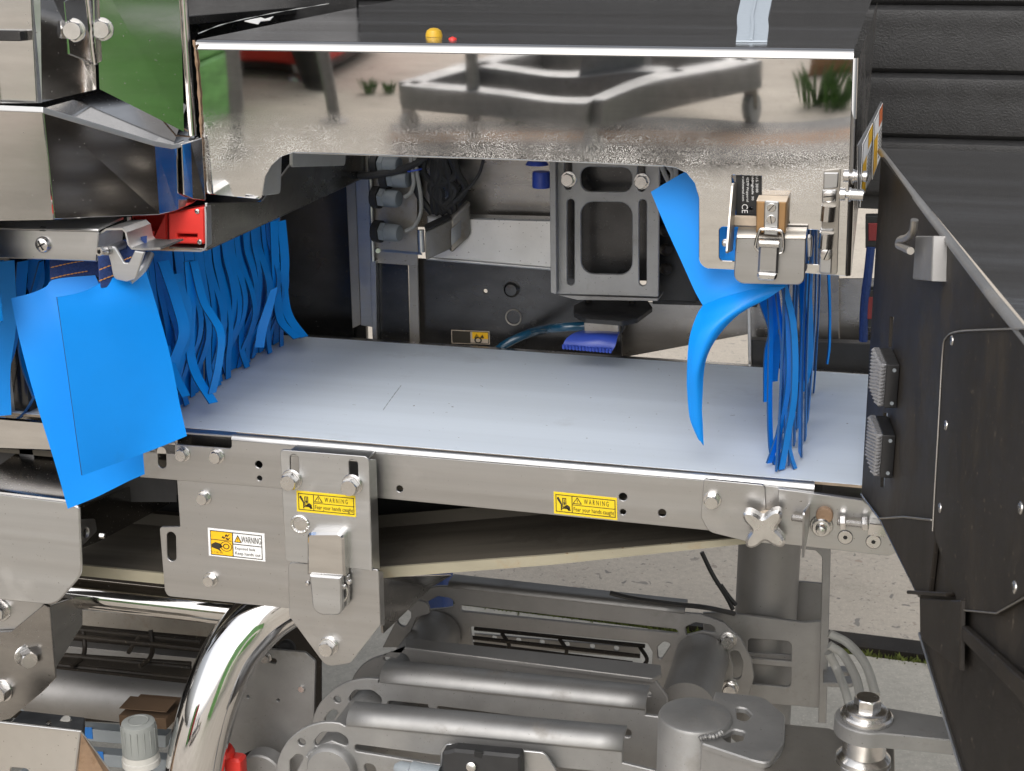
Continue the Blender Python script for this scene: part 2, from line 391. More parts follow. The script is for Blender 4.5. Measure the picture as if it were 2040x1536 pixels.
mt('bolt', (.62, .61, .6), .24, 1, .08, 80, (1, 1, 1), .08, .04, 900, None)
mt('rearsteel', (.075, .075, .077), .2, .9, .3, 9, (1, 1, 2), .1, .04, 400, None, speck=.3, speck_col=(.12, .115, .11), stain=.4, stain_col=(.06, .055, .05))
mt('hole', (.012, .012, .012), .8, 0, .1)
mt('belt', (.62, .69, .77), .55, 0, .07, 9, (.02, 1.6, 1), .1, .03, 500, (.1, 1, 1), speck=.02, speck_col=(.2, .2, .21), speck_scale=150, stain=.15, stain_col=(.44, .47, .50), stain_scale=4)
mt('beltedge', (.33, .26, .19), .7, 0, .25, 60)
mt('returnbelt', (.085, .074, .058), .75, 0, .3, 14, (.15, 3, 1), .1, .15, 300, None, stain=.4, stain_col=(.05, .04, .03))
mt('beige', (.29, .265, .195), .6, 0, .12, 25, (.3, 1, 1), .1, .1, 300, None, speck=.25, speck_col=(.16, .09, .04), speck_scale=120, stain=.55, stain_col=(.3, .22, .13), stain_scale=30)
mt('blue', (.001, .25, .80), .45, 0, .05, 8, (1, 1, 1), .05, .02, 300, None, spec=.35, speck=.0, stain=.3, stain_col=(.012, .2, .6), stain_scale=7)
mt('bluedge', (.002, .06, .2), .6, 0, .1)
mt('navy', (.012, .035, .14), .8, 0, .25, 500, (1, 1, 1), .1, .5, 900, None)
mt('thread', (.5, .22, .05), .7, 0, .1)
mt('brushblue', (.035, .075, .42), .38, 0, .08, 30)
mt('red', (.62, .03, .022), .42, 0, .08, 30, speck=.1, speck_col=(.25, .02, .02))
mt('darkred', (.2, .02, .02), .5, 0, .1, 30)
mt('black', (.014, .014, .015), .45, 0, .2, 60, speck=.1, speck_col=(.06, .06, .06))
mt('liner', (.02, .02, .021), .5, 0, .2, 40, (1, 1, 1), .08, 1.0, 260, (1, 1, 1.3), spec=.45)
mt('rubber', (.02, .02, .021), .6, 0, .2, 50)
mt('greyplastic', (.21, .235, .255), .5, 0, .06, 30)
mt('padgrey', (.47, .46, .43), .6, 0, .06, 30, speck=.1, speck_col=(.2, .19, .18))
mt('knobgrey', (.22, .23, .22), .5, 0, .05, 30, speck=.1, speck_col=(.25, .22, .2))
mt('cable', (.3, .3, .285), .5, 0, .06, 30)
mt('bronze', (.34, .2, .09), .42, .6, .12, 25, (1, 1, 1), .1, .05, 400, None, stain=.35, stain_col=(.4, .3, .2), stain_scale=25)
mt('dusty', (.5, .42, .33), .75, .1, .15, 40, (1, 1, 1), .1, .1, 200, None)
mt('yellow', (.72, .53, .012), .4, 0, .03, 30)
mt('amber', (.85, .48, .01), .4, 0, .03, 30)
mt('ochre', (.5, .3, .015), .45, 0, .08, 60)
mt('white', (.8, .8, .8), .45, 0, .03, 30)
mt('ink', (.025, .02, .012), .6, 0, .05)
mt('orange', (.55, .13, .03), .5, 0, .05)
mt('navyhose', (.01, .06, .11), .16, 0, .1, 20, coat=.6)
mt('strap', (.38, .43, .48), .7, 0, .06, 200, (1, 1, 1), .05, .2, 900)
mt('card', (.085, .05, .026), .8, 0, .12, 25)
mt('tape', (.01, .13, .42), .5, 0, .08)
mt('bluepost', (.01, .05, .22), .45, 0, .1)
mt('lens', (.26, .26, .27), .12, .3, .15, 500, (1, 1, 1), .05, .6, 350, None)
mt('green', (.2, .48, .14), .6, 0, .3, 6, (1, 1, 3), .1, .5, 6)
mt('timber', (.3, .16, .08), .8, 0, .25, 12, (.3, 1, 1))
mt('grass', (.07, .16, .03), .7, 0, .4, 30)
mt('moss', (.09, .11, .02), .9, 0, .4, 60)
mt('tyre', (.42, .42, .42), .6, 0, .1)
mt('film', (.75, .75, .73), .4, 0, .1, 60)
def ground_mat(key, base_c, peb, dirt):
    m = bpy.data.materials.new(key); m.use_nodes = True; M[key] = m
    N = m.node_tree.nodes; L = m.node_tree.links; P = N['Principled BSDF']; tc = N.new('ShaderNodeTexCoord')
    def mixc(f, a, b):
        x = N.new('ShaderNodeMix'); x.data_type = 'RGBA'; L.new(f, x.inputs[0])
        for s, c in ((6, a), (7, b)):
            if hasattr(c, 'is_linked'): L.new(c, x.inputs[s])
            else: x.inputs[s].default_value = (*c, 1)
        return x.outputs[2]
    def mr(f, a, b, c=0., d=1.):
        r = N.new('ShaderNodeMapRange'); r.inputs[1].default_value = a; r.inputs[2].default_value = b; r.inputs[3].default_value = c; r.inputs[4].default_value = d; L.new(f, r.inputs[0]); return r.outputs[0]
    def nz(s, d=6):
        n = N.new('ShaderNodeTexNoise'); n.inputs['Scale'].default_value = s; n.inputs['Detail'].default_value = d; n.inputs['Roughness'].default_value = .65; L.new(tc.outputs['Object'], n.inputs['Vector']); return n.outputs['Fac']
    c = mixc(mr(nz(1.3), .3, .7), tuple(a*.82 for a in base_c), tuple(a*1.12 for a in base_c))
    c = mixc(mr(nz(60), .35, .75, 0, .6), c, tuple(a*.62 for a in base_c))
    c = mixc(mr(nz(220, 3), .55, .75, 0, .55), c, tuple(min(1, a*1.5) for a in base_c))
    if peb:
        for sc_, th, amt in ((24, .20, .65), (52, .24, .6), (95, .22, .6)):
            vo = N.new('ShaderNodeTexVoronoi'); vo.inputs['Scale'].default_value = sc_; dn = N.new('ShaderNodeTexNoise'); dn.inputs['Scale'].default_value = 18; dv = N.new('ShaderNodeVectorMath'); dv.operation = 'MULTIPLY_ADD'; L.new(tc.outputs['Object'], dn.inputs['Vector']); L.new(dn.outputs['Color'], dv.inputs[0]); dv.inputs[1].default_value = (.09, .09, .0); L.new(tc.outputs['Object'], dv.inputs[2]); L.new(dv.outputs[0], vo.inputs['Vector'])
            sp = N.new('ShaderNodeSeparateColor'); L.new(vo.outputs['Color'], sp.inputs[0])
            f = N.new('ShaderNodeMath'); f.operation = 'MULTIPLY'; L.new(mr(vo.outputs['Distance'], th, th*.8, 0, amt), f.inputs[0]); L.new(mr(sp.outputs[0], .5, .54), f.inputs[1])
            cc = N.new('ShaderNodeValToRGB'); L.new(sp.outputs[1], cc.inputs[0]); e = cc.color_ramp.elements
            e[0].color = (.07, .075, .085, 1); e[1].color = (.5, .44, .38, 1); x = cc.color_ramp.elements.new(.4); x.color = (.17, .165, .16, 1); x = cc.color_ramp.elements.new(.7); x.color = (.33, .25, .2, 1)
            c = mixc(f.outputs[0], c, cc.outputs[0])
    c = mixc(mr(nz(3, 8), .55, .8, 0, dirt), c, (.12, .1, .075))
    L.new(c, P.inputs['Base Color']); P.inputs['Roughness'].default_value = .88
    b = N.new('ShaderNodeBump'); b.inputs['Strength'].default_value = .5; b.inputs['Distance'].default_value = .004; L.new(nz(150), b.inputs['Height']); L.new(b.outputs[0], P.inputs['Normal'])
ground_mat('concrete', (.56, .5, .42), True, .3)
ground_mat('slab', (.47, .445, .39), False, .25)

# ------------------------------------------------------------------ setting: ground, slab, kerb, black liner wall
GZ = -.92
def S(o): o['kind'] = 'structure'; return o
S(mk('ground', [(-60, -60, GZ), (60, -60, GZ), (60, 60, GZ), (-60, 60, GZ)], [[0, 1, 2, 3]], M['concrete']))
ka, kb = PZ(1650, 1285, GZ), PZ(1850, 1310, GZ)
kd = (kb-ka); kd.z = 0; kd.normalize(); kn = V((kd.y, -kd.x, 0))           # kn points to the camera
kc = ka
def strip(a0, a1, w0, w1, z): return [kc+kd*a0+kn*w0+V((0, 0, z)), kc+kd*a1+kn*w0+V((0, 0, z)), kc+kd*a1+kn*w1+V((0, 0, z)), kc+kd*a0+kn*w1+V((0, 0, z))]
o = mk('concrete_slab', strip(-4, 3, .055, 1.15, .012)+strip(-4, 3, .055, 1.15, -.05), [[0, 1, 2, 3], [0, 1, 5, 4], [3, 2, 6, 7], [0, 3, 7, 4], [1, 2, 6, 5]], M['slab']); S(o)
mb = MB(); mb.add(strip(-4, 3, -.035, .03, .02)+strip(-4, 3, -.035, .03, -.02), [[0, 1, 2, 3], [0, 1, 5, 4], [3, 2, 6, 7], [0, 3, 7, 4], [1, 2, 6, 5]])
S(mb.build('drain_kerb', M['darksteel']))
mb = MB(); rr = random.Random(3)
for i in range(2600):
    a = rr.uniform(-2.2, 1.2); w = rr.gauss(.045, .008); p = kc+kd*a+kn*w; h = rr.uniform(.002, .008)*(2.2 if rr.random() < .08 else 1)
    an = rr.uniform(0, 6.28); d = V((math.cos(an), math.sin(an), 0))*rr.uniform(.003, .009); t = V((rr.gauss(0, .008), rr.gauss(0, .008), h+.012))
    mb.add([p-d, p+d, p+t], [[0, 1, 2]])
tag(mb.build('moss', M['moss']), 'green moss growing along the dark drain strip', 'moss', kind='stuff')

LY = 1.12
t = T('liner_wall', 'black textured plastic wall with horizontal ribs behind the hood', 'wall', (0.3, LY, .0))
# panel profile between ribs, swept along x, with rounded grooves
zr = [PY(1900, r_, LY).z for r_ in (395, 277, 147, 10, -130, -280, -440, -610)]
def ribpanel(z0, z1):
    pr = []
    g = .012
    for (dy, z) in ((.02, z0), (.006, z0+g*.3), (0, z0+g*.7), (-.001, z0+g*1.2), (-.001, (z0+z1)/2), (-.001, z1-g*2.5), (-.004, z1-g*1.5), (-.002, z1-g*.8), (.007, z1-g*.3), (.02, z1)): pr.append((LY+dy, z))
    return pr
for i in range(len(zr)-1):
    prof_sheet('liner_panel', ribpanel(zr[i]+.001, zr[i+1]-.001), -2.2, 2.0, .004, M['liner'], t)
box('backing', (-2.2, LY+.024, .1), (2.0, LY+.05, zr[-1]), M['liner'], t)

# ------------------------------------------------------------------ belt conveyor
cv = T('belt_conveyor', 'stainless belt conveyor with pale grey belt and yellow warning stickers', 'conveyor', (0, .2, -.12))
B0 = PZ(1000, 905, 0).y; B1 = PZ(1000, 697, 0).y                      # belt front and back edges
XL, XR = -1.15, PZ(1730, 850, 0).x+.25
def flatbox(name, x0, x1, y0, y1, z0, z1, m, p, bev=.001): return box(name, (x0, y0, z0), (x1, y1, z1), m, p, bev)
flatbox('belt', XL, XR, B0, B1, -.0022, 0, M['belt'], cv, .0004)
flatbox('belt_edge', XL, XR, B0-.0012, B0-.0002, -.003, -.0003, M['beltedge'], cv, .0001)
flatbox('slider_bed', XL, XR-.02, B0+.002, B1-.004, -.03, -.0026, M['polished'], cv)
flatbox('back_rail', XL, XR, B1+.004, B1+.016, -.05, -.001, M['shadesteel'], cv)
Y0 = FY(0)
rz0 = Y0.hit(1000, 1016).z; rz1 = Y0.hit(1000, 925).z
rail_out = [(288, 878), (345, 885), (457, 894), (461, 890), (461, 876), (1000, 924), (1622, 975), (1622, 1078), (1000, 1016), (560, 974), (279, 951)]
hol = [('s', 322, 900, 323, 924, .0052), ('c', 515.5, 925.5, .0042), ('c', 517, 953, .003), ('c', 796, 974, .0038), ('c', 1241, 990, .0044), ('c', 1241, 1020, .0032), ('c', 1319, 1022, .0042)]
rail = plate('side_rail', Y0, rail_out, .0025, M['brushed'], cv, hol)
# bend and top flange of the rail
xa = Y0.hit(461, 880).x; xb = Y0.hit(1622, 970).x
def lipz(x): return rz1 + (x-Y0.hit(1000, 925).x)*0
pr = [(0, rz1-.004)]+[(.006-.006*math.cos(a), rz1-.004+.006*math.sin(a)) for a in (R(20), R(40), R(60), R(80), R(90))]+[(.0075, rz1+.002)]
n_ = 14; v = []; f = []
ts = [(461+(1622-461)*k/n_) for k in range(n_+1)]
for px in ts:
    py = 876+(975-876)*(px-461)/(1622-461); e = Y0.hit(px, py)
    for (y, z) in pr: v.append((e.x, y-.0003, e.z+(z-(rz1-.004))))
m_ = len(pr)
for k in range(n_):
    for j in range(m_-1): f.append([k*m_+j, k*m_+j+1, (k+1)*m_+j+1, (k+1)*m_+j])
mk('rail_lip', v, f, M['brushed2'], cv)
# polished inner wall between rail lip and belt edge
e0, e1 = PY(300, 862, .016), PY(1640, 962, .016)
v = [PY(300, 846, B0+.0), PY(1640, 950, B0+.0), e1-V((0, 0, .004)), e0-V((0, 0, .004))]
mk('inner_wall', [V((v[0].x, B0-.0016, -.003)), V((v[1].x, B0-.0016, -.003)), V((v[1].x, B0-.0022, -.04)), V((v[0].x, B0-.0022, -.04))], [[0, 1, 2, 3]], M['shadesteel'], cv)
plate('cover_lip', FY(.004), [(350, 860), (461, 868), (461, 872), (350, 864)], .014, M['brushed2'], cv)
v = [PY(300, 866, .02), PY(470, 880, .02), PY(470, 935, .02), PY(300, 930, .02)]
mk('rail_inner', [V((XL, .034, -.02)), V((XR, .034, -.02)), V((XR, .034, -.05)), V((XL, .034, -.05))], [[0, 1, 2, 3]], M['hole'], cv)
for (px, py) in ((365, 904), (433, 908.6)): bolt(Y0.hit(px, py), (0, -1, 0), .013, cv, .007, 1)
for (px, py) in ((323, 905), (515, 925), (517, 953), (796, 974), (1241, 990), (1241, 1020), (1319, 1022)): pass
# side plate with the exposed-belt sign
SP = FY(-.0016)
sp = plate('side_plate', FY(.0005), [(352, 955), (590, 972), (590, 1214), (574, 1212, .004), (334, 1188, .006), (328, 1176), (317.5, 1050, .004), (358.5, 1049, .002)], .004, M['brushed'], cv, [('s', 341, 1069, 342, 1109, .0058)])
for (px, py) in ((407, 991), (420, 1154)): bolt(FY(.0005).hit(px, py), (0, -1, 0), .0125, cv, .007, 1)
# mounting bracket with toggle latch
BY = -.034
br = plate('bracket_plate', FY(BY), [(558, 896, .004), (735, 910, .006), (740, 1137, .002), (569, 1118, .004)], .003, M['brushed2'], cv, [('s', 586, 914, 587, 946, .0052), ('s', 703.5, 924, 704.5, 955, .0052)])
a = FY(BY).hit(735, 914); b = FY(BY).hit(740, 1137)
plate('bracket_flange', FX(a.x-.0002), [(736, 914, .003), (750, 916), (757, 1135), (741, 1137)], .003, M['brushed2'], cv)
a = FY(BY).hit(562, 897); b = FY(BY).hit(732, 911)
obox('bracket_top', V((a.x+.003, BY+.0015, a.z-.007)), V((b.x-a.x-.006, 0, b.z-a.z)), (0, .032, 0), (0, 0, .003), M['brushed'], cv)
for (px, py) in ((582, 955), (702.5, 965)): bolt(FY(BY).hit(px, py), (0, -1, 0), .017, cv, .0095, 2)
c = FY(BY).hit(598, 1044)
tube('weld_ring', [c+V((.0095*math.cos(2*math.pi*k/20), -.0002, .0095*math.sin(2*math.pi*k/20))) for k in range(21)], .0021, M['bolt'], cv, n=60, seg=8, rad=lambda q: .0019+.0002*math.sin(q*150))
lathe('weld_plug', [(.0078, -.001), (.0078, .0006), (.006, .001)], c, (0, -1, 0), M['bolt'], cv)
lp = plate('latch_keeper', FY(BY+.0035), [(574, 1120, .006), (754, 1135, .003), (758, 1245, .002), (698, 1322, .012), (650, 1329, .014), (576, 1228, .004)], .003, M['brushed'], cv)
plate('keeper_flange', FX(FY(BY+.0035).hit(756, 1190).x-.0002), [(756, 1137), (764, 1139), (767, 1245), (759, 1247)], .003, M['brushed'], cv)
bolt(FY(BY+.0035).hit(656, 1286), (0, -1, 0), .016, cv, .009, 2)
# toggle latch
lv = plate('latch_body', FY(BY-.013), [(611, 1062, .006), (684, 1062, .007), (687, 1150), (611, 1146)], .013, M['polished'], cv, bev=.0025)
v, f = plate_geo(FY(BY-.018), shape(FY(BY-.018), [(616, 1146), (679, 1151), (681, 1226, .008), (624, 1226, .012)]), [], .009, .0016)
lc = mk('latch_lever', v, f, M['brushed2'], cv)
plate('latch_claw', FY(BY-.006), [(681, 1146), (694, 1148, .002), (694, 1205, .005), (681, 1215)], .006, M['brushed'], cv)
for (px, py) in ((686, 1168), (614, 1161), (697, 1158)): lathe('latch_pin', [(.0028, 0), (.0028, .003), (.002, .004)], FY(BY-.009).hit(px, py), (0, -1, 0), M['bolt'], cv, seg=16)
p_ = [FY(BY-.008).hit(*q) for q in ((690, 1170), (692, 1185), (684, 1200))]
tube('latch_link', p_, .0013, M['bolt'], cv, n=10, seg=8)

def warn_yellow(c, fr, parent):
    D = Decal([fr.hit(*q) for q in c], fr.n); s = D.sheet('warning_sticker', M['yellow'], parent)
    D.frame(.03, .1, .975, .9, .012, .035); D.rect(.285, .1, .297, .9); D.rect(.29, .5, .975, .53)
    tri = [(.30, .46), (.375, .14), (.45, .46)]; D.poly(tri, 0, .0007); D.poly([(.323, .425), (.375, .205), (.427, .425)], 1, .0009)
    D.rect(.369, .26, .381, .36, 0, .0011); D.rect(.369, .38, .381, .405, 0, .0011)
    D.text('W A R N I N G', .48, .2, .87, .42); D.text('Fear your hands caught', .315, .6, .955, .85)
    D.poly([(.06, .22), (.08, .22), (.13, .5), (.13, .82), (.11, .82), (.11, .56), (.05, .3)]); D.frame(.135, .24, .2, .68, .014, .04)
    D.poly([(.15, .45), (.185, .45), (.1675, .6)]); D.rect(.161, .3, .174, .45); D.poly([(.135, .68), (.22, .54), (.255, .62), (.26, .74), (.235, .76), (.2, .7)]); D.rect(.13, .7, .24, .74)
    for k in range(3): D.poly([(.205+.018*k, .7), (.215+.018*k, .68), (.24+.015*k, .8), (.23+.015*k, .82)])
    D.mb.build('print', [M['ink'], M['yellow']], s, smooth=False)
    return s
warn_yellow([(590.5, 977), (708, 988), (709.5, 1030), (592, 1018.5)], FY(BY), cv)
warn_yellow([(1103, 979), (1229, 992), (1230, 1036), (1104, 1022.5)], Y0, cv)
fr = FY(.0005); D = Decal([fr.hit(*q) for q in ((414, 1051), (527, 1063), (529, 1118.5), (416.5, 1106.5))], fr.n)
s = D.sheet('warning_sticker', M['white'], cv); s['label'] = 'white exposed belt warning sticker with yellow pictogram'
D.rect(.045, .08, .435, .94, 1); D.frame(.04, .07, .955, .95, .014, .03, 0); D.rect(.43, .08, .445, .94, 0, .0009); D.rect(.44, .47, .95, .5, 0)
D.poly([(.46, .42), (.53, .14), (.60, .42)], 0); D.poly([(.483, .39), (.53, .2), (.577, .39)], 1, .0009); D.rect(.525, .25, .535, .33, 0, .0011); D.rect(.525, .35, .535, .375, 0, .0011)
D.text('WARNING', .59, .17, .935, .40); D.text('Exposed belt', .475, .57, .83, .70); D.text('Keep hands out', .475, .74, .92, .89); D.text('E A 981 056', .065, .82, .26, .87)
D.poly([(.06, .56), (.13, .48), (.22, .52), (.26, .62), (.2, .7), (.25, .84), (.17, .74), (.06, .68)], 0, .0009); D.rect(.05, .38, .42, .405, 0, .0009)
D.ring(.32, .6, .092, .104, 1.75); D.ring(.32, .6, .04, .058, 1.75)
for q in ((.24, .3), (.3, .22), (.31, .34)): D.poly([(q[0], q[1]), (q[0]+.03, q[1]-.08), (q[0]+.045, q[1]-.02), (q[0]+.1, q[1]-.1), (q[0]+.05, q[1]+.03)], 0, .0009)
D.mb.build('print', [M['ink'], M['amber']], s, smooth=False)

# pivot plate, tail plate, star knob and belt tensioner
PV = FY(-.007)
plate('pivot_plate', PV, [(1402, 955, .002), (1524, 967, .004), (1526, 1015, .003), (1500, 1082), (1412, 1060, .012), (1396, 1030, .01)], .0045, M['brushed'], cv)
bolt(PV.hit(1419, 996), (0, -1, 0), .0135, cv, .009, 1)
TP = FY(-.010)
tp = plate('tail_plate', TP, [(1550, 974), (1718, 997), (1760, 1030), (1796, 1092, .008), (1772, 1108, .01), (1553, 1083)], .006, M['brushed'], cv)
plate('tail_cover', FY(-.004), [(1524, 967), (1553, 971), (1553, 1086), (1500, 1080)], .003, M['brushed'], cv)
sk = FY(-.03); c = sk.hit(1522, 1053); rot = R(8); pts = []
for k in range(64):
    th = 2*math.pi*k/64; q = abs(math.cos(2*(th-R(45)))); r_ = .0125+.0135*q**2.4
    pts.append((c.x+r_*math.cos(th+rot), c.z+r_*math.sin(th+rot)))
v, f = plate_geo(Fr((0, -.034, 0), (1, 0, 0), (0, 0, 1)), pts, [], .014, .0025); kn_ = mk('star_knob', v, f, M['bolt'], cv)
lathe('knob_base', [(.011, -.001), (.011, .02), (.009, .024)], V((c.x, -.006, c.z)), (0, -1, 0), M['dusty'], cv)
xp = TP.hit(1612, 1050).x
v, f = plate_geo(FX(xp), rnd([FX(xp).p2(1617, 1000)+(.002,), FX(xp).p2(1604, 1020)+(.003,), FX(xp).p2(1602, 1112)+(.004,), (TP.o.y, FX(xp).p2(1604, 1100)[1]), (TP.o.y, FX(xp).p2(1617, 1000)[1])]), [], .0022)
mk('tension_bracket', v, f, M['brushed'], cv)
c = TP.hit(1637, 1046)
lathe('pivot_nut', [(.0115, 0), (.0115, .002), (.0108, .003), (.0098, .003), (.0098, .008), (.0085, .0095), (.0058, .0095), (.0056, .013), (.004, .0165), (.0005, .0175)], c, (0, -1, 0), M['bolt'], cv, seg=32)
lathe('pivot_boss', [(.0085, 0), (.0085, .006), (.0075, .007)], TP.hit(1643, 1024), (0, -1, 0), M['rusty'], cv)
rodz = TP.hit(1600, 1036); rod_y = -.021
def thread(name, x0, x1, z0, z1, r_, parent):
    n = int(abs(x1-x0)/.00065); path = [V((x0+(x1-x0)*k/n, rod_y, z0+(z1-z0)*k/n)) for k in range(n+1)]
    v, f = tubegeo(path, r_, 10, lambda q: r_*(1.0 if int(round(q*n)) % 2 else .82)); return mk(name, v, f, M['bolt'], parent, smooth=False)
ry = FY(rod_y)
a, b = ry.hit(1577, 1031), ry.hit(1612, 1036); thread('tension_rod', a.x, b.x, a.z, b.z, .0038, cv)
a, b = ry.hit(1668, 1040), ry.hit(1736, 1047); thread('tension_rod', a.x, b.x, a.z, b.z, .0038, cv)
for (px, py) in ((1679, 1041), (1723, 1043)):
    c = ry.hit(px, py); v, f = lathegeo([(.0068, -.003), (.0075, -.0022), (.0075, .0022), (.0068, .003)], c, (1, 0, .09), 6); mk('hex_nut', v, f, M['bolt'], cv, smooth=False)
c = ry.hit(1746, 1051); obox('tension_block', c+V((-.008, -.004, -.0075)), (.017, 0, -.001), (0, .015, 0), (0, 0, .013), M['bolt'], cv)
for (px, py) in ((1684, 1070), (1740, 1079)): bolt(TP.hit(px, py)+V((0, -.0001, 0)), (0, -1, 0), .0145, cv, .0012, 0, 'csk')
c = PY(1640, 975, .03)
lathe('tail_roller', [(.0, 0), (.021, 0), (.021, .34), (.0, .34)], PY(1690, 1005, .05), (0, 1, 0), M['darksteel'], cv)
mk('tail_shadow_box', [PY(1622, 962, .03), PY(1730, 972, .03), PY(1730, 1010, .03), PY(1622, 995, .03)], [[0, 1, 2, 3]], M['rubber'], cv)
# belt return run with beige edge strip
Yr = .028
rp = [(-60, 1106), (160, 1126), (327, 1143), (560, 1146), (760, 1131), (1100, 1106), (1490, 1071), (1560, 1062)]
top = [PY(px, py, Yr) for px, py in rp]; bot = [PY(px, py+(21 if px < 1000 else 21-9*(px-1000)/500), Yr) for px, py in rp]
v = top+bot+[p+V((0, .004, 0)) for p in top]+[p+V((0, .004, 0)) for p in bot]; n = len(top); f = []
for i in range(n-1): f += [[i, i+1, n+i+1, n+i], [i, i+1, 2*n+i+1, 2*n+i], [n+i, n+i+1, 3*n+i+1, 3*n+i], [2*n+i, 2*n+i+1, 3*n+i+1, 3*n+i]]
mk('return_belt_edge', v, f, M['beige'], cv)
v = [p+V((0, .002, -.006)) for p in top]+[V((p.x, .42, p.z-.006)) for p in top]; f = [[i, i+1, n+i+1, n+i] for i in range(n-1)]
mk('return_belt', v, f, M['returnbelt'], cv)
# front guide bars seen inside the loop
for dz, m in ((.03, 'returnbelt'), (.055, 'hole')):
    v = [V((p.x, .12+dz*2, p.z-.006+.0*dz)) for p in top]+[V((p.x, .12+dz*2, p.z+dz*.35)) for p in top]; mk('return_guide', v, [[i, i+1, n+i+1, n+i] for i in range(n-1)], M[m], cv)
flatbox('bed_pan', XL+.4, XR-.1, .03, .42, -.055, -.045, M['returnbelt'], cv)

# ------------------------------------------------------------------ polished hood over the conveyor
TL = R(3.4)
HP = Fr(PY(1000, 318, -.004), (1, 0, 0), (0, -math.sin(TL), math.cos(TL)))
hd = T('inspection_hood', 'long polished stainless hood bridging the conveyor, dried splashes along its lower edge', 'machine cover', HP.hit(1000, 318))
hl = [(388, 98), (1700, 118), (1685, 550), (1606, 545), (1392, 535, .012), (1392, 395), (1384, 365), (1368, 345), (1345, 334), (1320, 331), (1050, 319), (640, 305), (585, 304), (560, 312), (540, 330), (528, 352), (523, 378), (521, 398, .006), (409, 386), (402, 280), (396, 180)]
holes = [[(1458, 349), (1517, 351), (1517, 431), (1458, 429)], [(1433, 452, .004), (1633, 459, .002), (1633, 527), (1433, 519, .004)]]
plate('front_panel', HP, hl, .002, M['mirror'], hd, holes)
# top bend and top sheet
r_ = .0085; TD = V((0, math.cos(R(2)), math.sin(R(2)))); n_ = 16; v = []; f = []; vt = []; NA = 9; NB = 12
for k in range(n_+1):
    px = 388+(1700-388)*k/n_; py = 98+20*k/n_; e = HP.hit(px, py)
    for j in range(NA):
        a = R(88)*j/(NA-1); v.append(e+HP.v*r_*math.sin(a)-HP.n*r_*(1-math.cos(a)))
    for j in range(NB+1): vt.append(v[-1]+TD*(.95*(j/NB)**1.5)+V((0, 0, .0002)))
for k in range(n_):
    for j in range(NA-1): f.append([k*NA+j, k*NA+j+1, (k+1)*NA+j+1, (k+1)*NA+j])
mk('top_bend', v, f, M['polished'], hd)
mk('top_panel', vt, [[k*(NB+1)+j, k*(NB+1)+j+1, (k+1)*(NB+1)+j+1, (k+1)*(NB+1)+j] for k in range(n_) for j in range(NB)], M['topsteel'], hd)
# right bend and side panel
v = []; f = []; n2 = 12; r2 = .005; NA = 7
for k in range(n2+1):
    px = 1700+(1685-1700)*k/n2; py = 116+(550-116)*k/n2; e = HP.hit(px, py)
    for j in range(NA):
        a = R(90)*j/(NA-1); v.append(e+HP.u*r2*math.sin(a)-HP.n*r2*(1-math.cos(a)))
for k in range(n2):
    for j in range(NA-1): f.append([k*NA+j, k*NA+j+1, (k+1)*NA+j+1, (k+1)*NA+j])
mk('side_bend', v, f, M['polished'], hd)
a, b = v[NA-1], v[-1]
mk('side_panel', [a, b, V((b.x+.0, .30, b.z+.10)), V((a.x, .9, a.z-.02)), V((a.x, .9, a.z+.025))], [[0, 1, 2, 3, 4]], M['shadesteel'], hd, smooth=False)
# corner
# inner closing sheets
lz = HP.hit(1000, 318).z
tube('bottom_hem', [HP.hit(px, py)+V((0, .003, .0)) for px, py in ((585, 305), (1050, 320), (1320, 332))], .0008, M['brushed2'], hd, n=8, seg=6)
# scratches and torn film
for q in (((395, 68), (450, 48), (540, 28), (620, 14), (700, 1)),):
    pl = Fr(vt[0], (1, 0, 0), TD); tube('scratch', [pl.hit(*p)+V((0, 0, .0006)) for p in q], .0005, M['film'], hd, n=30, seg=5, rad=lambda u: .0004+.0003*math.sin(u*40))
pl = Fr(vt[0], (1, 0, 0), TD)
fl = [pl.p2(*p) for p in ((487, 44), (505, 40), (520, 37), (528, 40), (545, 35), (538, 42), (520, 44), (515, 50), (500, 47))]
v, f = plate_geo(pl.off(.0016), fl, [], .001, .0002); tag(mk('film_scrap', v, f, M['film']), 'torn scrap of white protective film on the hood top', 'film scrap')
# reflections built as shapes on the top sheet: grey strap, yellow dome, red dot
rows = [[pl.hit(px+s*31, py)+V((0, 0, .0022)) for s in (-1, 0, 1)] for px, py in ((1497, 87), (1500, 60), (1499, 40), (1503, 20), (1507, 0), (1509, -20))]
s = T('strap', 'pale grey strip standing in for a strap reflection in the hood top', 'strap', rows[0][1])
sheet('strap_reflection', rows, .0018, M['strap'], s, 14, 6)  # mirror image of a hanging strap, laid on the sheet as a solid strip
rows = [[p+V((0, 0, .002)) for p in [r[1]+V((-.002, 0, 0)), r[1]+V((.001, 0, 0))]] for r in rows]; sheet('reflection_fold', rows, .001, M['strap'], s, 14, 1)
kp = pl.hit(853, 77)  # yellow reflection in the top sheet, modelled as a solid dome
kt = T('knob_reflection', 'yellow dome and red dot standing in for reflections at the hood top edge', 'knob', kp)
lathe('dome', [(.0088, -.003), (.0088, .005), (.0075, .0092), (.004, .0115), (.0006, .012)], kp+V((0, .02, -.002)), (0, 0, 1), M['ochre'], kt)
lathe('collar', [(.011, -.004), (.011, .0), (.009, .001)], kp+V((0, .02, 0)), (0, 0, 1), M['black'], kt)
for px in (896,): c = pl.hit(px, 81); lathe('tab', [(.005, -.002), (.004, .002), (.0006, .0035)], c+V((0, .01, 0)), (0, 0, 1), M['red'], kt, seg=12)

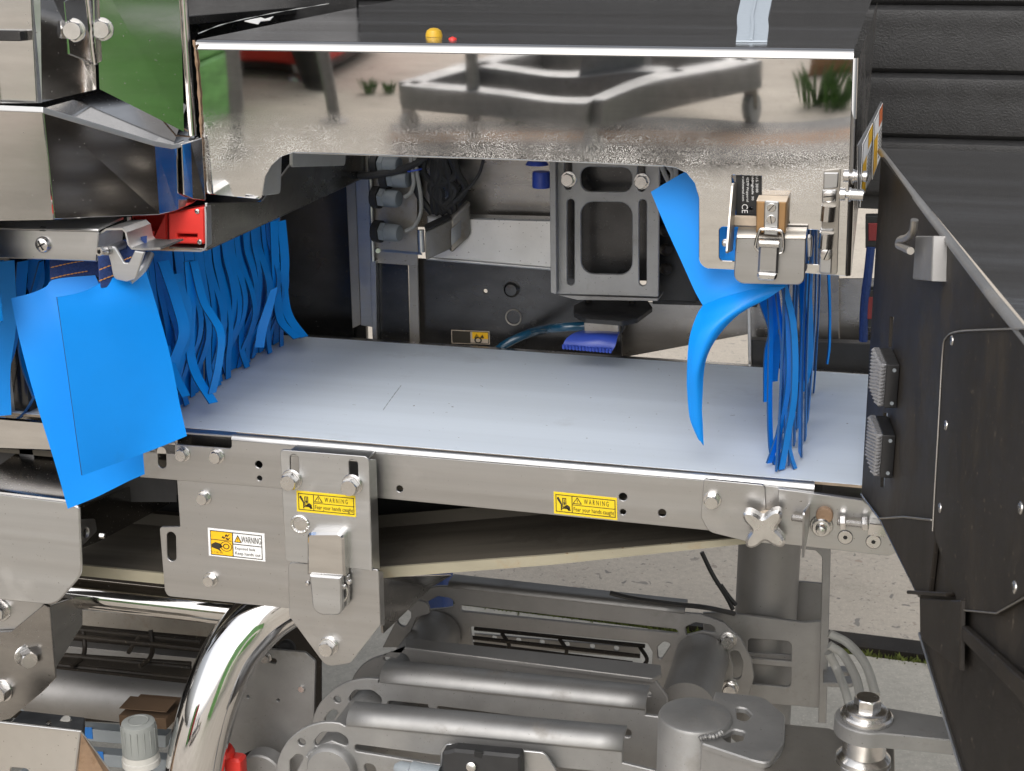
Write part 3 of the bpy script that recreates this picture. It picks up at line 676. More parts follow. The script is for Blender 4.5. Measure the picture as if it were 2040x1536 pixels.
# hinge on the right end of the front panel
hg = T('butt_hinge_unit', 'stainless strap hinge with two slotted screws at the hood right edge', 'hinge', HP.hit(1655, 548))
H1 = HP.off(.0035)
plate('hinge_leaf', HP.off(.0022), [(1641, 340, .002), (1675, 336, .002), (1668, 548, .003), (1633, 546, .002)], .002, M['dullsteel'], hg)
for pts in ([(1641, 344), (1671, 344), (1669, 374), (1640, 376)], [(1638, 378), (1667, 378), (1665, 402), (1637, 404)], [(1634, 456), (1661, 456), (1660, 462), (1633, 460)], [(1633, 495), (1658, 497), (1656, 546), (1632, 544)]):
    plate('hinge_pad', H1, [p+(.0012,) for p in pts], .0035, M['brushed2'], hg, bev=.001)
for (a, b) in (((1651, 410), (1648, 440)), ((1647, 464), (1644, 494))):
    tube('hinge_knuckle', [H1.hit(*a), H1.hit(*b)], .0068, M['bolt'], hg, straight=True, seg=18)
for (px, py) in ((1652, 391), (1646, 507)): bolt(H1.hit(px, py), HP.n, .0115, hg, .0012, 0, 'slot', 'screw', spin=R(8 if py < 400 else 70))
# side warning labels on a carrier plate to the right of the hood
sxl = HP.hit(1700, 300).x+.016
lbp = T('label_carrier', 'thin carrier plate with two white warning labels beside the hood right edge', 'sign', PX(1735, 400, sxl))
FXL = Fr((sxl, 0, 0), (-math.sin(R(-2.5)), math.cos(R(2.5)), 0), (0, 0, 1))
plate('carrier', FXL.off(-.0008), [(1710, 290), (1740, 236), (1757, 202), (1754, 312), (1733, 362), (1711, 414)], .0012, M['brushed2'], lbp)
for k, c in enumerate((((1718, 287), (1738, 245), (1733, 350), (1713, 413)), ((1741, 240), (1758, 205), (1755, 309), (1737, 358)))):
    D = Decal([FXL.hit(*p) for p in c], FXL.n); s = D.sheet('warning_label', M['white'], lbp)
    D.rect(.55, .0, .98, .3, 2 if k else 1); D.rect(.05, .35, .45, .95, 1)
    for q in range(7): D.rect(.55, .4+.075*q, .95, .43+.075*q, 0)
    D.frame(.02, .02, .98, .98, .03, .01, 0); D.mb.build('print', [M['ink'], M['amber'], M['orange']], s, smooth=False)
for (px, py) in ((1712, 351), (1705, 388)):
    p = FXL.hit(px+5, py); lathe('spacer_bolt', [(.004, -.016), (.0055, -.0155), (.0055, -.011), (.003, -.0105), (.003, -.008), (.006, -.0078), (.006, -.0062), (.005, -.006), (.005, .004), (.004, .005)], p, (1, 0, 0), M['bolt'], lbp, seg=14)

# sensor behind the window and the toggle clasp below it
sn = T('safety_sensor', 'black sensor with white print seen through the rectangular hood window', 'sensor', HP.hit(1487, 430))
S0 = HP.off(-.006)
plate('sensor_body', S0, [(1466, 340, .002), (1530, 340, .002), (1530, 445, .002), (1466, 445, .002)], .012, M['black'], sn, [('c', 1497, 363, .0018), ('c', 1496, 416, .0018)])
D = Decal([S0.hit(*p) for p in ((1514, 350), (1514, 428), (1474, 428), (1474, 350))], HP.n)
D.text('U.S. 20100', .02, .08, .42, .2); D.text('lddinghofe 30', .0, .3, .62, .44); D.text('42279 Wuppertal', .03, .55, .66, .70); D.text('w.schmersal.com', .0, .76, .64, .88); D.text('CE', .72, .6, .95, .9)
D.mb.build('print', M['white'], sn, smooth=False)
ct = T('toggle_clasp', 'stainless toggle clasp on a bronze block at the hood lower right lobe', 'clasp', HP.hit(1535, 565))
zb = HP.off(.03)
def hbox(name, q, h0, h1, m, parent, bev=.001):       # block between two heights over the hood plane; q pixels read on the outer height
    fr_ = HP.off(h1); return plate(name, fr_, q, h1-h0, m, parent, bev=bev)
hbox('block', [(1507, 401), (1567, 403), (1564, 466), (1506, 464)], .001, .026, M['bronze'], ct)
hbox('dust_cap', [(1507, 399.5), (1567, 401.5), (1567, 403.4), (1507, 401.4)], .001, .0255, M['dusty'], ct, .0003)
hbox('base_bar', [(1462, 430), (1510, 432), (1510, 452), (1460, 450)], .0005, .004, M['dusty'], ct)
hbox('strap_plate', [(1523, 400, .002), (1552, 402, .002), (1550, 470), (1521, 468)], .0262, .0285, M['brushed2'], ct)
for (px, py, s_) in ((1537, 413.5, 50), (1536, 437, 100)): bolt(HP.off(.0285).hit(px, py), HP.n, .0085, ct, .001, 0, 'slot', 'screw', spin=R(s_))
# thin side cheek with a rounded top
xs = HP.off(.012).hit(1462, 430).x; fx_ = FX(xs)
plate('cheek', fx_, [(1470, 362, .006), (1462, 366, .004), (1450, 505, .002), (1460, 500, .002)], .0022, M['dullsteel'], ct)
bolt(HP.off(.02).hit(1447, 484), (-1, 0, -.05), .008, ct, .004, 0, 'dome', 'screw')
LPq = HP.off(.0205)
plate('latch_plate', LPq, [(1466, 474, .002), (1606, 475, .002), (1603, 568, .008), (1461, 565, .010)], .0022, M['brushed'], ct, bev=.001)
c0, c1 = LPq.hit(1468, 474), LPq.hit(1605, 476)
rows = [[c0, c1], [c0+V((0, .002, .0035)), c1+V((0, .002, .0035))], [c0+V((0, .007, .0065)), c1+V((0, .007, .0065))], [c0+V((0, .016, .0075)), c1+V((0, .016, .0075))]]
sheet('latch_shelf', rows, .002, M['dullsteel'], ct, 10, 4)
hbox('latch_side', [(1606, 470, .004), (1618, 474, .004), (1616, 512), (1609, 512)], .006, .017, M['brushed'], ct)
wl_ = HP.off(.031)
tube('wire_loop', [wl_.hit(*p) for p in ((1511, 500), (1505, 492), (1507, 478), (1513, 460), (1520, 456), (1548, 458), (1558, 463), (1561, 480), (1560, 500), (1553, 505))], .0015, M['bolt'], ct, n=50, seg=10)
hbox('lever', [(1512, 484, .001), (1552, 485, .001), (1549, 545), (1509, 543)], .0212, .0285, M['brushed'], ct, .002)
hbox('lever_tip', [(1508, 543, .002), (1549, 546, .002), (1545, 561, .006), (1508, 559, .006)], .0225, .033, M['bolt'], ct, .002)
tube('lever_pivot', [HP.off(.029).hit(1513, 484), HP.off(.029).hit(1552, 486)], .0042, M['bolt'], ct, straight=True, seg=14)

# ------------------------------------------------------------------ right housing: dark side sheet, steel top, reflectors
d0 = PY(1755, 313, .03); dd = V((math.sin(R(7)), -math.cos(R(7)), 0))
DP = Fr(d0, -dd, (0, 0, 1))
if DP.n.dot(CAM-d0) < 0: DP = Fr(d0, dd, (0, 0, 1))
rh = T('side_housing', 'dark stained steel housing side with angled lower chute at the right edge', 'machine housing', DP.hit(1800, 1300))
slots = [[(1773, 630), (1780, 631), (1776, 692), (1770, 692)], [(1760, 822), (1768, 823), (1767, 846), (1759, 846)], [(1755, 935), (1763, 936), (1761, 972), (1754, 970)]]
plate('side_sheet', DP, [(1755, 313), (2130, 784), (2130, 1640), (1948, 1640), (1913, 1530), (1833, 1264), (1832, 1190), (1757, 1040), (1716, 985)], .003, M['darksteel'], rh, slots, bev=.0004)
tz = d0.z
rows = [[d0+V((0, 0, 0)), d0+dd*.35, d0+dd*.7, d0+dd*1.2]]
v = [d0+V((-.002, .06, .001)), d0+dd*1.25+V((0, 0, .001)), d0+dd*1.25+V((.9, 0, .0)), d0+V((1.1, .06, .001))]
nn = 10; vv = [v[0].lerp(v[3], i/nn).lerp(v[1].lerp(v[2], i/nn), j/nn) for i in range(nn+1) for j in range(nn+1)]
mk('top_sheet', vv, [[i*(nn+1)+j, i*(nn+1)+j+1, (i+1)*(nn+1)+j+1, (i+1)*(nn+1)+j] for i in range(nn) for j in range(nn)], M['topsteel'], rh)
tube('rim', [d0+V((-.001, .06, -.002)), d0+dd*.6+V((-.001, 0, -.002)), d0+dd*1.25+V((0, 0, -.002))], .0032, M['castgrey'], rh, straight=True, seg=12)
nD = DP.n
def dplate(name, off, q, th, m, holes=(), bev=.0008): return plate(name, DP.off(off), q, th, M[m], rh, holes, bev)
dplate('access_panel', .0035, [(1876, 664, .03), (2130, 650), (2130, 1130), (1985, 1222), (1912, 1214), (1858, 1060)], .003, 'darksteel')
for p in ((1897, 678), (1885, 847), (1873, 1012), (2034, 1012), (2022, 1170)): bolt(DP.off(.0035).hit(*p), nD, .007, rh, .0012, 0, 'dome', 'rivet')
# chute below: folded ledge, box face and sloping lower sheet
zc = DP.off(.012)
dplate('chute_cheek', .004, [(1752, 1032), (1858, 1034), (1862, 1080), (1850, 1182), (1826, 1182)], .003, 'darksteel')
a, b = DP.off(.002).hit(1822, 1184), DP.off(.002).hit(1914, 1190)
obox('chute_ledge', a, (b-a)*.9, nD*.006, (0, 0, .003), M['darksteel'], rh)
dplate('chute_face', .0065, [(1833, 1192), (1913, 1196), (1911, 1335), (1835, 1275)], .003, 'darksteel')
dplate('brace', .0055, [(1915, 1245, .002), (2130, 1440), (2130, 1500), (1915, 1275)], .004, 'darksteel')
tube('sheet_hem', [DP.off(.002).hit(*p) for p in ((1716, 985), (1757, 1040), (1831, 1187))], .0012, M['shadesteel'], rh, straight=True, seg=6)
tube('sheet_hem', [DP.off(.002).hit(*p) for p in ((1832, 1262), (1913, 1530), (1950, 1640))], .0013, M['brushed2'], rh, straight=True, seg=6)
tube('panel_edge', [DP.off(.0042).hit(*p) for p in ((2120, 652), (1960, 657), (1905, 661), (1885, 672), (1878, 700), (1870, 840), (1862, 980), (1858, 1058))], .0005, M['dullsteel'], rh, n=40, seg=6)
tube('panel_edge', [DP.off(.0042).hit(*p) for p in ((1912, 1215), (1985, 1222), (2060, 1180))], .0005, M['dullsteel'], rh, straight=True, seg=6)
tube('fold_line', [DP.off(.0042).hit(*p) for p in ((1752, 1033), (1800, 1030), (1856, 1036))], .0009, M['dullsteel'], rh, straight=True, seg=6)
# catch under the rim
dplate('catch_block', .010, [(1824, 470), (1858, 470), (1855, 560), (1818, 556)], .01, 'blasted')
tube('catch_hook', [DP.off(.018).hit(*p) for p in ((1822, 438), (1818, 462), (1806, 474), (1793, 478), (1790, 488), (1798, 492), (1814, 500))], .0028, M['dullsteel'], rh, n=24, seg=10)
# two retro-reflectors
for k, (x0, y0, lab) in enumerate(((1742, 701, 'upper ribbed clear reflector in black case on the dark housing side'), (1734, 840, 'lower ribbed clear reflector in black case on the dark housing side'))):
    c = DP.off(.001).hit(x0+26, y0+58); t = T('reflector', lab, 'reflector', c, 'reflectors on the housing side')
    p0 = DP.off(.0005).hit(x0+44, y0+113); pt = DP.off(.0005).hit(x0+46, y0+16); hgt = pt.z-p0.z
    al = -dd; ou = nD; w = .055; th = .0105; up = V((0, 0, hgt)); U = V((0, 0, 1))
    obox('case', p0, al*w, ou*th, up, M['black'], t, .0008)
    lo = p0+ou*(th+.0001)+al*.001+U*.001
    obox('lens_base', lo, al*w, ou*.005, up*.98, M['lens'], t, .0006)
    mbx = MB(); NR, NC = 12, 5
    for i in range(NR):
        for j in range(NC):
            dy, dz = w/NC*.86, hgt*.96/NR*.86; q = lo+ou*.005+al*((j+.07)*w/NC)+U*((i+.3)*hgt*.96/NR)
            mbx.add([q, q+al*dy, q+al*dy+U*dz, q+U*dz, q+ou*.003+al*dy/2+U*dz/2], [[0, 1, 4], [1, 2, 4], [2, 3, 4], [3, 0, 4]])
        q = lo-al*.0002+U*((i+.3)*hgt*.96/NR)
        mbx.add([q, q+ou*.005, q+ou*.005+U*dz, q+U*dz, q-al*.0025+ou*.0025+U*dz/2], [[0, 1, 4], [1, 2, 4], [2, 3, 4], [3, 0, 4]])
    mbx.build('facet', M['lens'], t, smooth=False)
    for dz in (.12, .88): lathe('eyelet', [(.0016, 0), (.0016, .0006)], p0+ou*th*.4-al*.0001+U*hgt*dz, -al, M['greyplastic'], t, seg=12)

# ------------------------------------------------------------------ left tunnel housing (nose) and tower
def facets(name, verts, faces, mat, parent, bev=.0025, th=0):
    o = mk(name, [PY(*q) for q in verts], faces, mat, parent, smooth=False)
    if th: md = o.modifiers.new('thickness', 'SOLIDIFY'); md.thickness = th; md.offset = -1
    if bev: md = o.modifiers.new('edge', 'BEVEL'); md.width = bev; md.segments = 3; md.limit_method = 'ANGLE'; md.angle_limit = R(12)
    return o
YBK = B1+.09; XB_ = PY(411, 450, -.022).x
nh = T('tunnel_housing', 'faceted polished stainless tunnel nose left of the hood', 'machine housing', PY(150, 435, -.06))
# y per vertex: front facet near, nose runs back to the hood
nv = [(-60, 210, -.16), (85, 216, -.16), (308, 283, -.06), (345, 290, -.038), (385, 283, -.016), (396, 272, -.006),     # 0-5 top front edge
      (-60, 440, -.155), (108, 437, -.155), (318, 428, -.055), (352, 420, -.034), (385, 405, -.014), (396, 396, -.005),  # 6-11 bottom edge
      (294, 157, .10), (372, 210, .10), (392, 250, .04), (-60, 190, .05), (75, 205, .02)]                               # 12-16 top back
facets('nose_front', [nv[0], nv[1], nv[7], nv[6]], [[0, 1, 2, 3]], M['polished'], nh, 0, .002)
facets('nose_side', [nv[i] for i in (1, 2, 3, 4, 5, 7, 8, 9, 10, 11)], [[0, 1, 6, 5], [1, 2, 7, 6], [2, 3, 8, 7], [3, 4, 9, 8]], M['polished'], nh, .008, .002)
facets('nose_top', [nv[i] for i in (0, 1, 2, 3, 4, 5, 14, 13, 12, 16, 15)], [[0, 1, 9, 10], [1, 2, 8, 9], [2, 3, 7, 8], [3, 4, 5, 6, 7]], M['polished'], nh, 0)
facets('nose_lip', [(-60, 207, -.162), (85, 213, -.162), (308, 280, -.062), (345, 287, -.040), (385, 280, -.018), (-60, 219, -.163), (85, 225, -.163), (308, 291, -.063), (345, 297, -.041), (385, 289, -.019)], [[0, 1, 6, 5], [1, 2, 7, 6], [2, 3, 8, 7], [3, 4, 9, 8]], M['brushed2'], nh, .002, .002)
# seam line on the top and rolled tail beside the hood
tube('top_seam', [PY(205, 182, .035), PY(300, 222, .02), PY(380, 264, .005)], .0009, M['rusty'], nh, n=12, seg=6)
facets('tail_wrap', [(362, 287, -.034), (380, 282, -.024), (403, 274, -.012), (366, 388, -.032), (384, 397, -.022), (410, 400, -.011)], [[0, 1, 4, 3], [1, 2, 5, 4]], M['polished'], nh, .004, .002)
tube('rust_seam', [HP.off(.002).hit(*p) for p in ((386, 80), (392, 130), (398, 210), (401, 270), (404, 330), (408, 396))], .0016, M['rusty'], nh, n=60, seg=7, rad=lambda u: .0013+.0006*math.sin(u*60)*math.sin(u*23))
tw = T('tower_housing', 'tall mirror polished stainless housing with hex bolts in the upper left corner', 'machine housing', PY(150, 200, -.02))
tv = [(-60, -60, -.135), (60, -60, -.135), (74, 205, -.135), (-60, 205, -.135), (78, -60, -.13), (82, 204, -.13), (182, -60, -.055), (192, 178, -.055), (286, -60, .09), (300, 152, .09), (358, -60, .16), (366, 260, .16)]
facets('tower_front', [tv[0], tv[1], tv[2], tv[3]], [[0, 1, 2, 3]], M['polished'], tw, 0, .002)
facets('tower_corner', [tv[1], tv[4], tv[5], tv[2]], [[0, 1, 2, 3]], M['brushed2'], tw, 0, .002)
facets('tower_side', [tv[4], tv[6], tv[7], tv[5]], [[0, 1, 2, 3]], M['polished'], tw, 0, .002)
facets('tower_side_rear', [(190, -60, -.05), (358, -60, -.002), (366, 262, -.002), (198, 177, -.05)], [[0, 1, 2, 3]], M['polished'], tw, 0, .002)
tube('corner_post', [PY(362, -60, -.003), PY(371, 80, -.003), PY(384, 270, -.003)], .0045, M['polished'], tw, n=8, seg=12)
# hexagonal clamp plates with two hex bolts; plane of the tower side
ta, tb, tcq = PY(82, 204, -.13), PY(192, 178, -.055), PY(182, -60, -.055)
TS = Fr(ta, tb-ta, tcq-tb)
if TS.n.dot(CAM-ta) < 0: TS = Fr(ta, ta-tb, tcq-tb)
plate('clamp_plate', TS.off(.0035), [(127, 3), (150, -12), (186, -12), (189, 128), (138, 108)], .003, M['polished'], tw, bev=.001)
plate('clamp_plate', TS.off(.0035), [(186, -12), (225, -14), (241, 2), (243, 108), (190, 128)], .003, M['polished'], tw, bev=.001)
tube('clamp_weld', [TS.off(.004).hit(*p) for p in ((174, -12), (180, 40), (184, 90), (189, 128))], .0028, M['polished'], tw, n=30, seg=8, rad=lambda u: .0026+.0002*math.sin(u*70))
for p in ((147, 60), (203, 58)): bolt(TS.off(.0035).hit(*p), TS.n*.4+V((.0, -.9, 0)), .017, tw, .009, 2)

xw = PY(-40, 300, -.16).x  # tunnel walls and roof added to shade the left side and tunnel interior
box('tunnel_shade_shell', (xw-1.6, YBK, -.08), (XB_-.03, YBK+.01, .62), M['rearsteel'], nh)
box('tunnel_shade_roof', (xw-1.6, -.15, .44), (xw+.05, YBK, .45), M['rearsteel'], nh)
box('tunnel_shade_front', (xw-1.6, -.16, .16), (xw, -.15, .45), M['polished'], nh)
box('tunnel_shade_liner', (xw-.12, .03, -.08), (xw-.1, YBK, .45), M['rearsteel'], nh)
# curtain channel, end profile, clamp and red switches below the nose
CH = FY(-.125)
ch = T('curtain_channel', 'brushed steel channel with one round screw below the tunnel nose', 'channel', CH.hit(100, 515))
plate('channel_face', CH, [(-60, 455), (197, 461, .003), (192, 521, .002), (-60, 512)], .002, M['brushed'], ch, bev=.0009)
rows = [[CH.hit(-60, 455), CH.hit(197, 461)], [CH.hit(-60, 453)+V((0, .004, .001)), CH.hit(197, 459)+V((0, .004, .001))], [CH.hit(-60, 453)+V((0, .05, .004)), CH.hit(197, 459)+V((0, .05, .004))]]
sheet('channel_top', rows, .002, M['brushed2'], ch, 8, 3)
bolt(CH.hit(87, 487), (0, -1, 0), .0175, ch, .006, 0, 'dome', 'screw')
obox('tab', CH.hit(78, 462), (.008, 0, 0), (0, .006, 0), (0, 0, .005), M['hole'], ch)
def bent(name, pts, y0, dep, th, mat, parent):            # thin bent sheet: end profile in pixels at depth y0, running back by dep
    P_ = [PY(px, py, y0) for px, py in pts]; n = len(P_); nr = []
    for i in range(n):
        d = (P_[min(i+1, n-1)]-P_[max(i-1, 0)]).normalized(); nr.append(V((-d.z, 0, d.x))*th)
    v = P_+[p+q for p, q in zip(P_, nr)]; v += [p+V(dep) for p in v]; f = []
    for i in range(n-1): f += [[i, i+1, n+i+1, n+i], [2*n+i, 3*n+i, 3*n+i+1, 2*n+i+1], [i, 2*n+i, 2*n+i+1, i+1], [n+i, n+i+1, 3*n+i+1, 3*n+i]]
    f += [[0, n, 3*n, 2*n], [n-1, 3*n-1, 4*n-1, 2*n-1]]
    return mk(name, v, f, mat, parent)
bent('hook_profile', [(192, 521), (196, 480), (199, 468), (212, 459), (243, 458), (249, 464), (254, 488), (262, 497), (285, 499), (320, 497)], -.121, (0, .05, 0), .002, M['brushed'], ch)
cb = T('cross_beam', 'black reflecting steel cross beam running back under the hood', 'beam', PY(410, 500, -.06))
XB = PY(411, 450, -.022).x
bent('end_frame', [(330, 500), (400, 502), (409, 498), (412, 488), (411, 425), (410, 412)], -.025, (0, .012, 0), .0018, M['brushed2'], cb)
plate('beam_side', FX(XB), [(413, 404, .001), (413, 500), (735, 351), (735, 250), (600, 300), (523, 402)], .0025, M['shadesteel'], cb)
c = FX(XB).hit(735, 351); d = FX(XB).hit(413, 500)
obox('beam_bottom', V((XB-.045, d.y, d.z)), (.045, 0, 0), V((0, c.y-d.y, c.z-d.z)), (0, 0, .0025), M['shadesteel'], cb)
# pale pads above the beam
pd = T('cable_duct', 'two pale grey plastic pads above the dark cross beam', 'cable duct', PX(630, 330, XB))
plate('pad', FX(XB+.003), [(583, 285), (690, 285), (688, 330, .006), (583, 333, .004)], .004, M['padgrey'], pd)
plate('pad', FX(XB+.003), [(524, 300), (562, 300), (559, 386, .006), (524, 390, .004)], .004, M['padgrey'], pd)
rs = T('safety_switch', 'red plastic switch with two silver screws in the beam end frame', 'switch', PY(372, 487, -.07))
plate('switch_body', FY(-.019), [(335, 425, .002), (406, 412, .002), (408, 487, .003), (336, 485, .002)], .03, M['red'], rs, [[(352, 466), (392, 467), (392, 474), (352, 473)]], bev=.0015)
for p in ((393, 421), (398, 482)): bolt(FY(-.019).hit(*p), (0, -1, 0), .006, rs, .0015, 0, 'dome', 'screw')
rs2 = T('safety_switch', 'darker red switch half hidden left of the brighter one', 'switch', PY(300, 485, -.05))
plate('switch_body', FY(-.008), [(262, 430), (332, 425), (332, 487), (275, 490)], .03, M['red'], rs2, [[(272, 463), (305, 463), (305, 470), (272, 470)]], bev=.0015)
tube('clip', [PY(*p) for p in ((257, 432, -.04), (258, 455, -.04), (278, 484, -.04))], .0022, M['brushed2'], rs2, straight=True, seg=8)
sheet('shelf', [[PY(262, 498, -.03), PY(400, 498, -.022)], [PY(285, 484, .0), PY(400, 478, .01)]], .0015, M['rusty'], rs2, 6, 6)
cl = T('clamp_bracket', 'small notched steel clamp with socket screw above the blue flap', 'bracket', PY(250, 560, -.135))
plate('bracket_plate', FY(-.134), [(210, 489, .003), (228, 492), (247, 524, .002), (256, 524, .002), (268, 500), (287, 503), (270, 556, .006), (252, 562, .005), (226, 556, .006), (219, 520)], .003, M['brushed2'], cl, bev=.0008)
tube('bracket_wing', [PY(258, 560, -.128), PY(285, 535, -.115), PY(300, 505, -.1)], .004, M['brushed'], cl, n=8, seg=8)
bolt(FY(-.140).hit(210, 500), (-.25, -1, .1), .0095, cl, .009, 0, 'socket', 'socket_screw')
tube('pin', [PY(212, 500, -.139), PY(245, 487, -.11)], .0045, M['brushed'], cl, straight=True, seg=12)

# ------------------------------------------------------------------ blue curtains
def flap(name, rows, parent, th=.0022, nu=18, nv=14): return sheet(name, [[PY(*q) for q in r] for r in rows], th, M['blue'], parent, nu, nv)
fc = T('curtain_flap', 'wide bright blue curtain flap hanging nearest in front of the rail', 'curtain flap', PY(250, 945, -.12))
flap('sheet', [[(113, 592, -.185), (158, 583, -.165), (190, 570, -.145), (215, 556, -.13), (290, 540, -.10)],
               [(120, 640, -.187), (168, 632, -.168), (210, 622, -.15), (250, 610, -.13), (308, 600, -.10)],
               [(137, 760, -.186), (190, 748, -.165), (240, 736, -.145), (285, 722, -.125), (338, 708, -.10)],
               [(152, 870, -.184), (208, 852, -.16), (258, 836, -.14), (308, 820, -.12), (357, 803, -.10)],
               [(163, 947, -.185), (218, 927, -.158), (268, 909, -.135), (318, 890, -.118), (372, 868, -.10)]], fc)
sheet('hem_band', [[PY(195, 505, -.128), PY(240, 480, -.11), PY(292, 470, -.09)], [PY(198, 545, -.136), PY(240, 530, -.115), PY(292, 500, -.095)], [PY(200, 574, -.142), PY(245, 568, -.118), PY(292, 540, -.098)]], .0035, M['navy'], fc, 8, 8)
for dy in (0, 22): tube('stitch', [PY(197, 538+dy, -.142), PY(235, 523+dy, -.123), PY(262, 512+dy, -.118)], .0006, M['thread'], fc, n=30, seg=5, rad=lambda u: .0007 if int(u*30) % 3 else .0002)
fc2 = T('curtain_flap', 'wide blue curtain flap behind the nearest one, its lower corner lowest', 'curtain flap', PY(180, 1010, -.08))
flap('sheet', [[(22, 594, -.115), (62, 584, -.105), (92, 571, -.095), (110, 556, -.09), (190, 548, -.075)],
               [(40, 680, -.118), (85, 668, -.108), (125, 655, -.098), (160, 645, -.09), (225, 632, -.075)],
               [(72, 800, -.118), (120, 784, -.105), (160, 770, -.095), (200, 758, -.085), (258, 744, -.07)],
               [(110, 925, -.115), (160, 905, -.10), (200, 890, -.09), (235, 872, -.08), (280, 858, -.068)],
               [(135, 1013, -.112), (185, 993, -.098), (222, 975, -.088), (258, 957, -.078), (288, 944, -.068)]], fc2)
sheet('hem_band', [[PY(99, 505, -.088), PY(150, 500, -.08), PY(196, 495, -.07)], [PY(100, 545, -.09), PY(150, 535, -.08), PY(196, 528, -.07)], [PY(103, 570, -.092), PY(150, 560, -.082), PY(196, 552, -.072)]], .0035, M['navy'], fc2, 8, 8)
for dy in (0, 22): tube('stitch', [PY(101, 533+dy, -.094), PY(140, 524+dy, -.086), PY(175, 518+dy, -.08)], .0006, M['thread'], fc2, n=30, seg=5, rad=lambda u: .0007 if int(u*30) % 3 else .0002)

XC = PZ(505, 725, 0).x
ZT = PX(520, 452, XC).z
rr = random.Random(11)
def strip3(path, wid, parent, wdir=V((0, 1, 0)), twist=None, th=.0019, name='strip', n=22):
    P_ = [V(p) for p in path]; rows = []
    for i, p in enumerate(P_):
        a = (twist[i] if twist else 0); d = V((math.sin(a), math.cos(a), 0)) if wdir is None else wdir.copy()
        if twist: d = V((math.sin(a), math.cos(a), 0))
        rows.append([p-d*wid/2, p+d*wid/2])
    return sheet(name, rows, th, M['blue'], parent, n, 2)
sc1 = T('strip_curtain', 'long blue strip curtain in the tunnel mouth left of the belt', 'strip curtain', V((XC, .15, .0)))
NS = 35
for i in range(NS):
    y = -.03+i*(.43/NS); w = .43/NS*rr.uniform(.8, .95)
    A = rr.uniform(.006, .03); B_ = rr.uniform(-.012, .02); ph = rr.uniform(-.4, .4); L = ZT-.004
    zend = .0025 if y > B0 else -.004
    pa = []; tw_ = []
    for k in range(9):
        s_ = k/8; z = ZT+.03-(ZT+.03-zend)*s_
        bx_ = A*math.sin(math.pi*1.5*max(0, s_-.25)/.75+ph)*s_*(1.2-.3*s_)+.012*s_**4
        pa.append((XC+bx_+rr.uniform(-.0005, .0005), y+B_*s_*s_+.005*math.sin(s_*5+ph), z)); tw_.append(.1+.35*B_/.02*s_*.3)
    strip3(pa, w, sc1, None, tw_)
for i in range(16):
    y = -.01+i*.027; ph = rr.uniform(-.5, .5); A = rr.uniform(-.004, .012)
    pa = [(XC-.012+A*math.sin(3*k/7+ph)*k/7, y+.004*math.sin(k*.7+ph), ZT+.03-(ZT+.027)*k/7) for k in range(8)]
    strip3(pa, .027, sc1, None, [.05]*8)
# longer strips that curl out over the belt
hero = [([(325, 520), (352, 600), (366, 660), (350, 710), (335, 760)], 22, .03), ([(352, 545), (372, 620), (368, 680), (352, 735), (344, 760)], 20, .04),
        ([(375, 520), (381, 600), (378, 690), (390, 745), (425, 803)], 17, .05), ([(385, 520), (405, 600), (438, 660), (436, 720), (422, 783)], 15, .055),
        ([(330, 690), (345, 740), (370, 790)], 16, .025),
        ([(560, 440), (567, 520), (565, 580), (575, 630), (605, 672)], 17, .36), ([(545, 440), (548, 520), (552, 590), (560, 640), (592, 674)], 15, .345)]
for pth, w, y in hero:
    rows = [[PY(px-w/2, py+2, y), PY(px+w/2, py-2, y+.012)] for px, py in pth]; sheet('strip', rows, .0019, M['blue'], sc1, 24, 2)
rows = [[PY(539, 578, .27), PY(553, 571, .275)], [PY(524, 620, .262), PY(543, 618, .268)], [PY(513, 655, .255), PY(532, 655, .26)], [PY(508, 692, .25), PY(526, 692, .255)]]
sheet('torn_strip', rows, .0019, M['blue'], sc1, 14, 3)
plate('hem_band', FX(XC-.004), [(330, 515), (420, 470), (420, 505), (330, 548)], .003, M['navy'], sc1)
# curtain further left, mostly hidden
sc2 = T('strip_curtain', 'blue strip curtain at the far left edge behind the hanging flaps', 'strip curtain', PY(40, 820, .02))
for k, (pth, w, y) in enumerate((([(8, 520), (12, 640), (0, 740), (2, 828)], 42, -.02), ([(-12, 520), (-14, 700), (-10, 828)], 40, .0), ([(45, 520), (38, 600), (22, 690), (2, 750), (-20, 800)], 22, .01),
        ([(82, 520), (60, 600), (42, 660), (45, 720), (70, 790)], 9, .02), ([(75, 780), (50, 820), (28, 838)], 5, .02), ([(70, 515), (72, 560), (60, 590)], 34, .05), ([(35, 515), (36, 580), (24, 610)], 30, .06), ([(118, 515), (112, 560), (110, 600)], 30, .07), ([(100, 515), (96, 580), (88, 620)], 20, .08))):
    rows = [[PY(px-w/2, py+2, y), PY(px+w/2, py-2, y+.01)] for px, py in pth]; sheet('strip', rows, .0019, M['blue'], sc2, 18, 2)

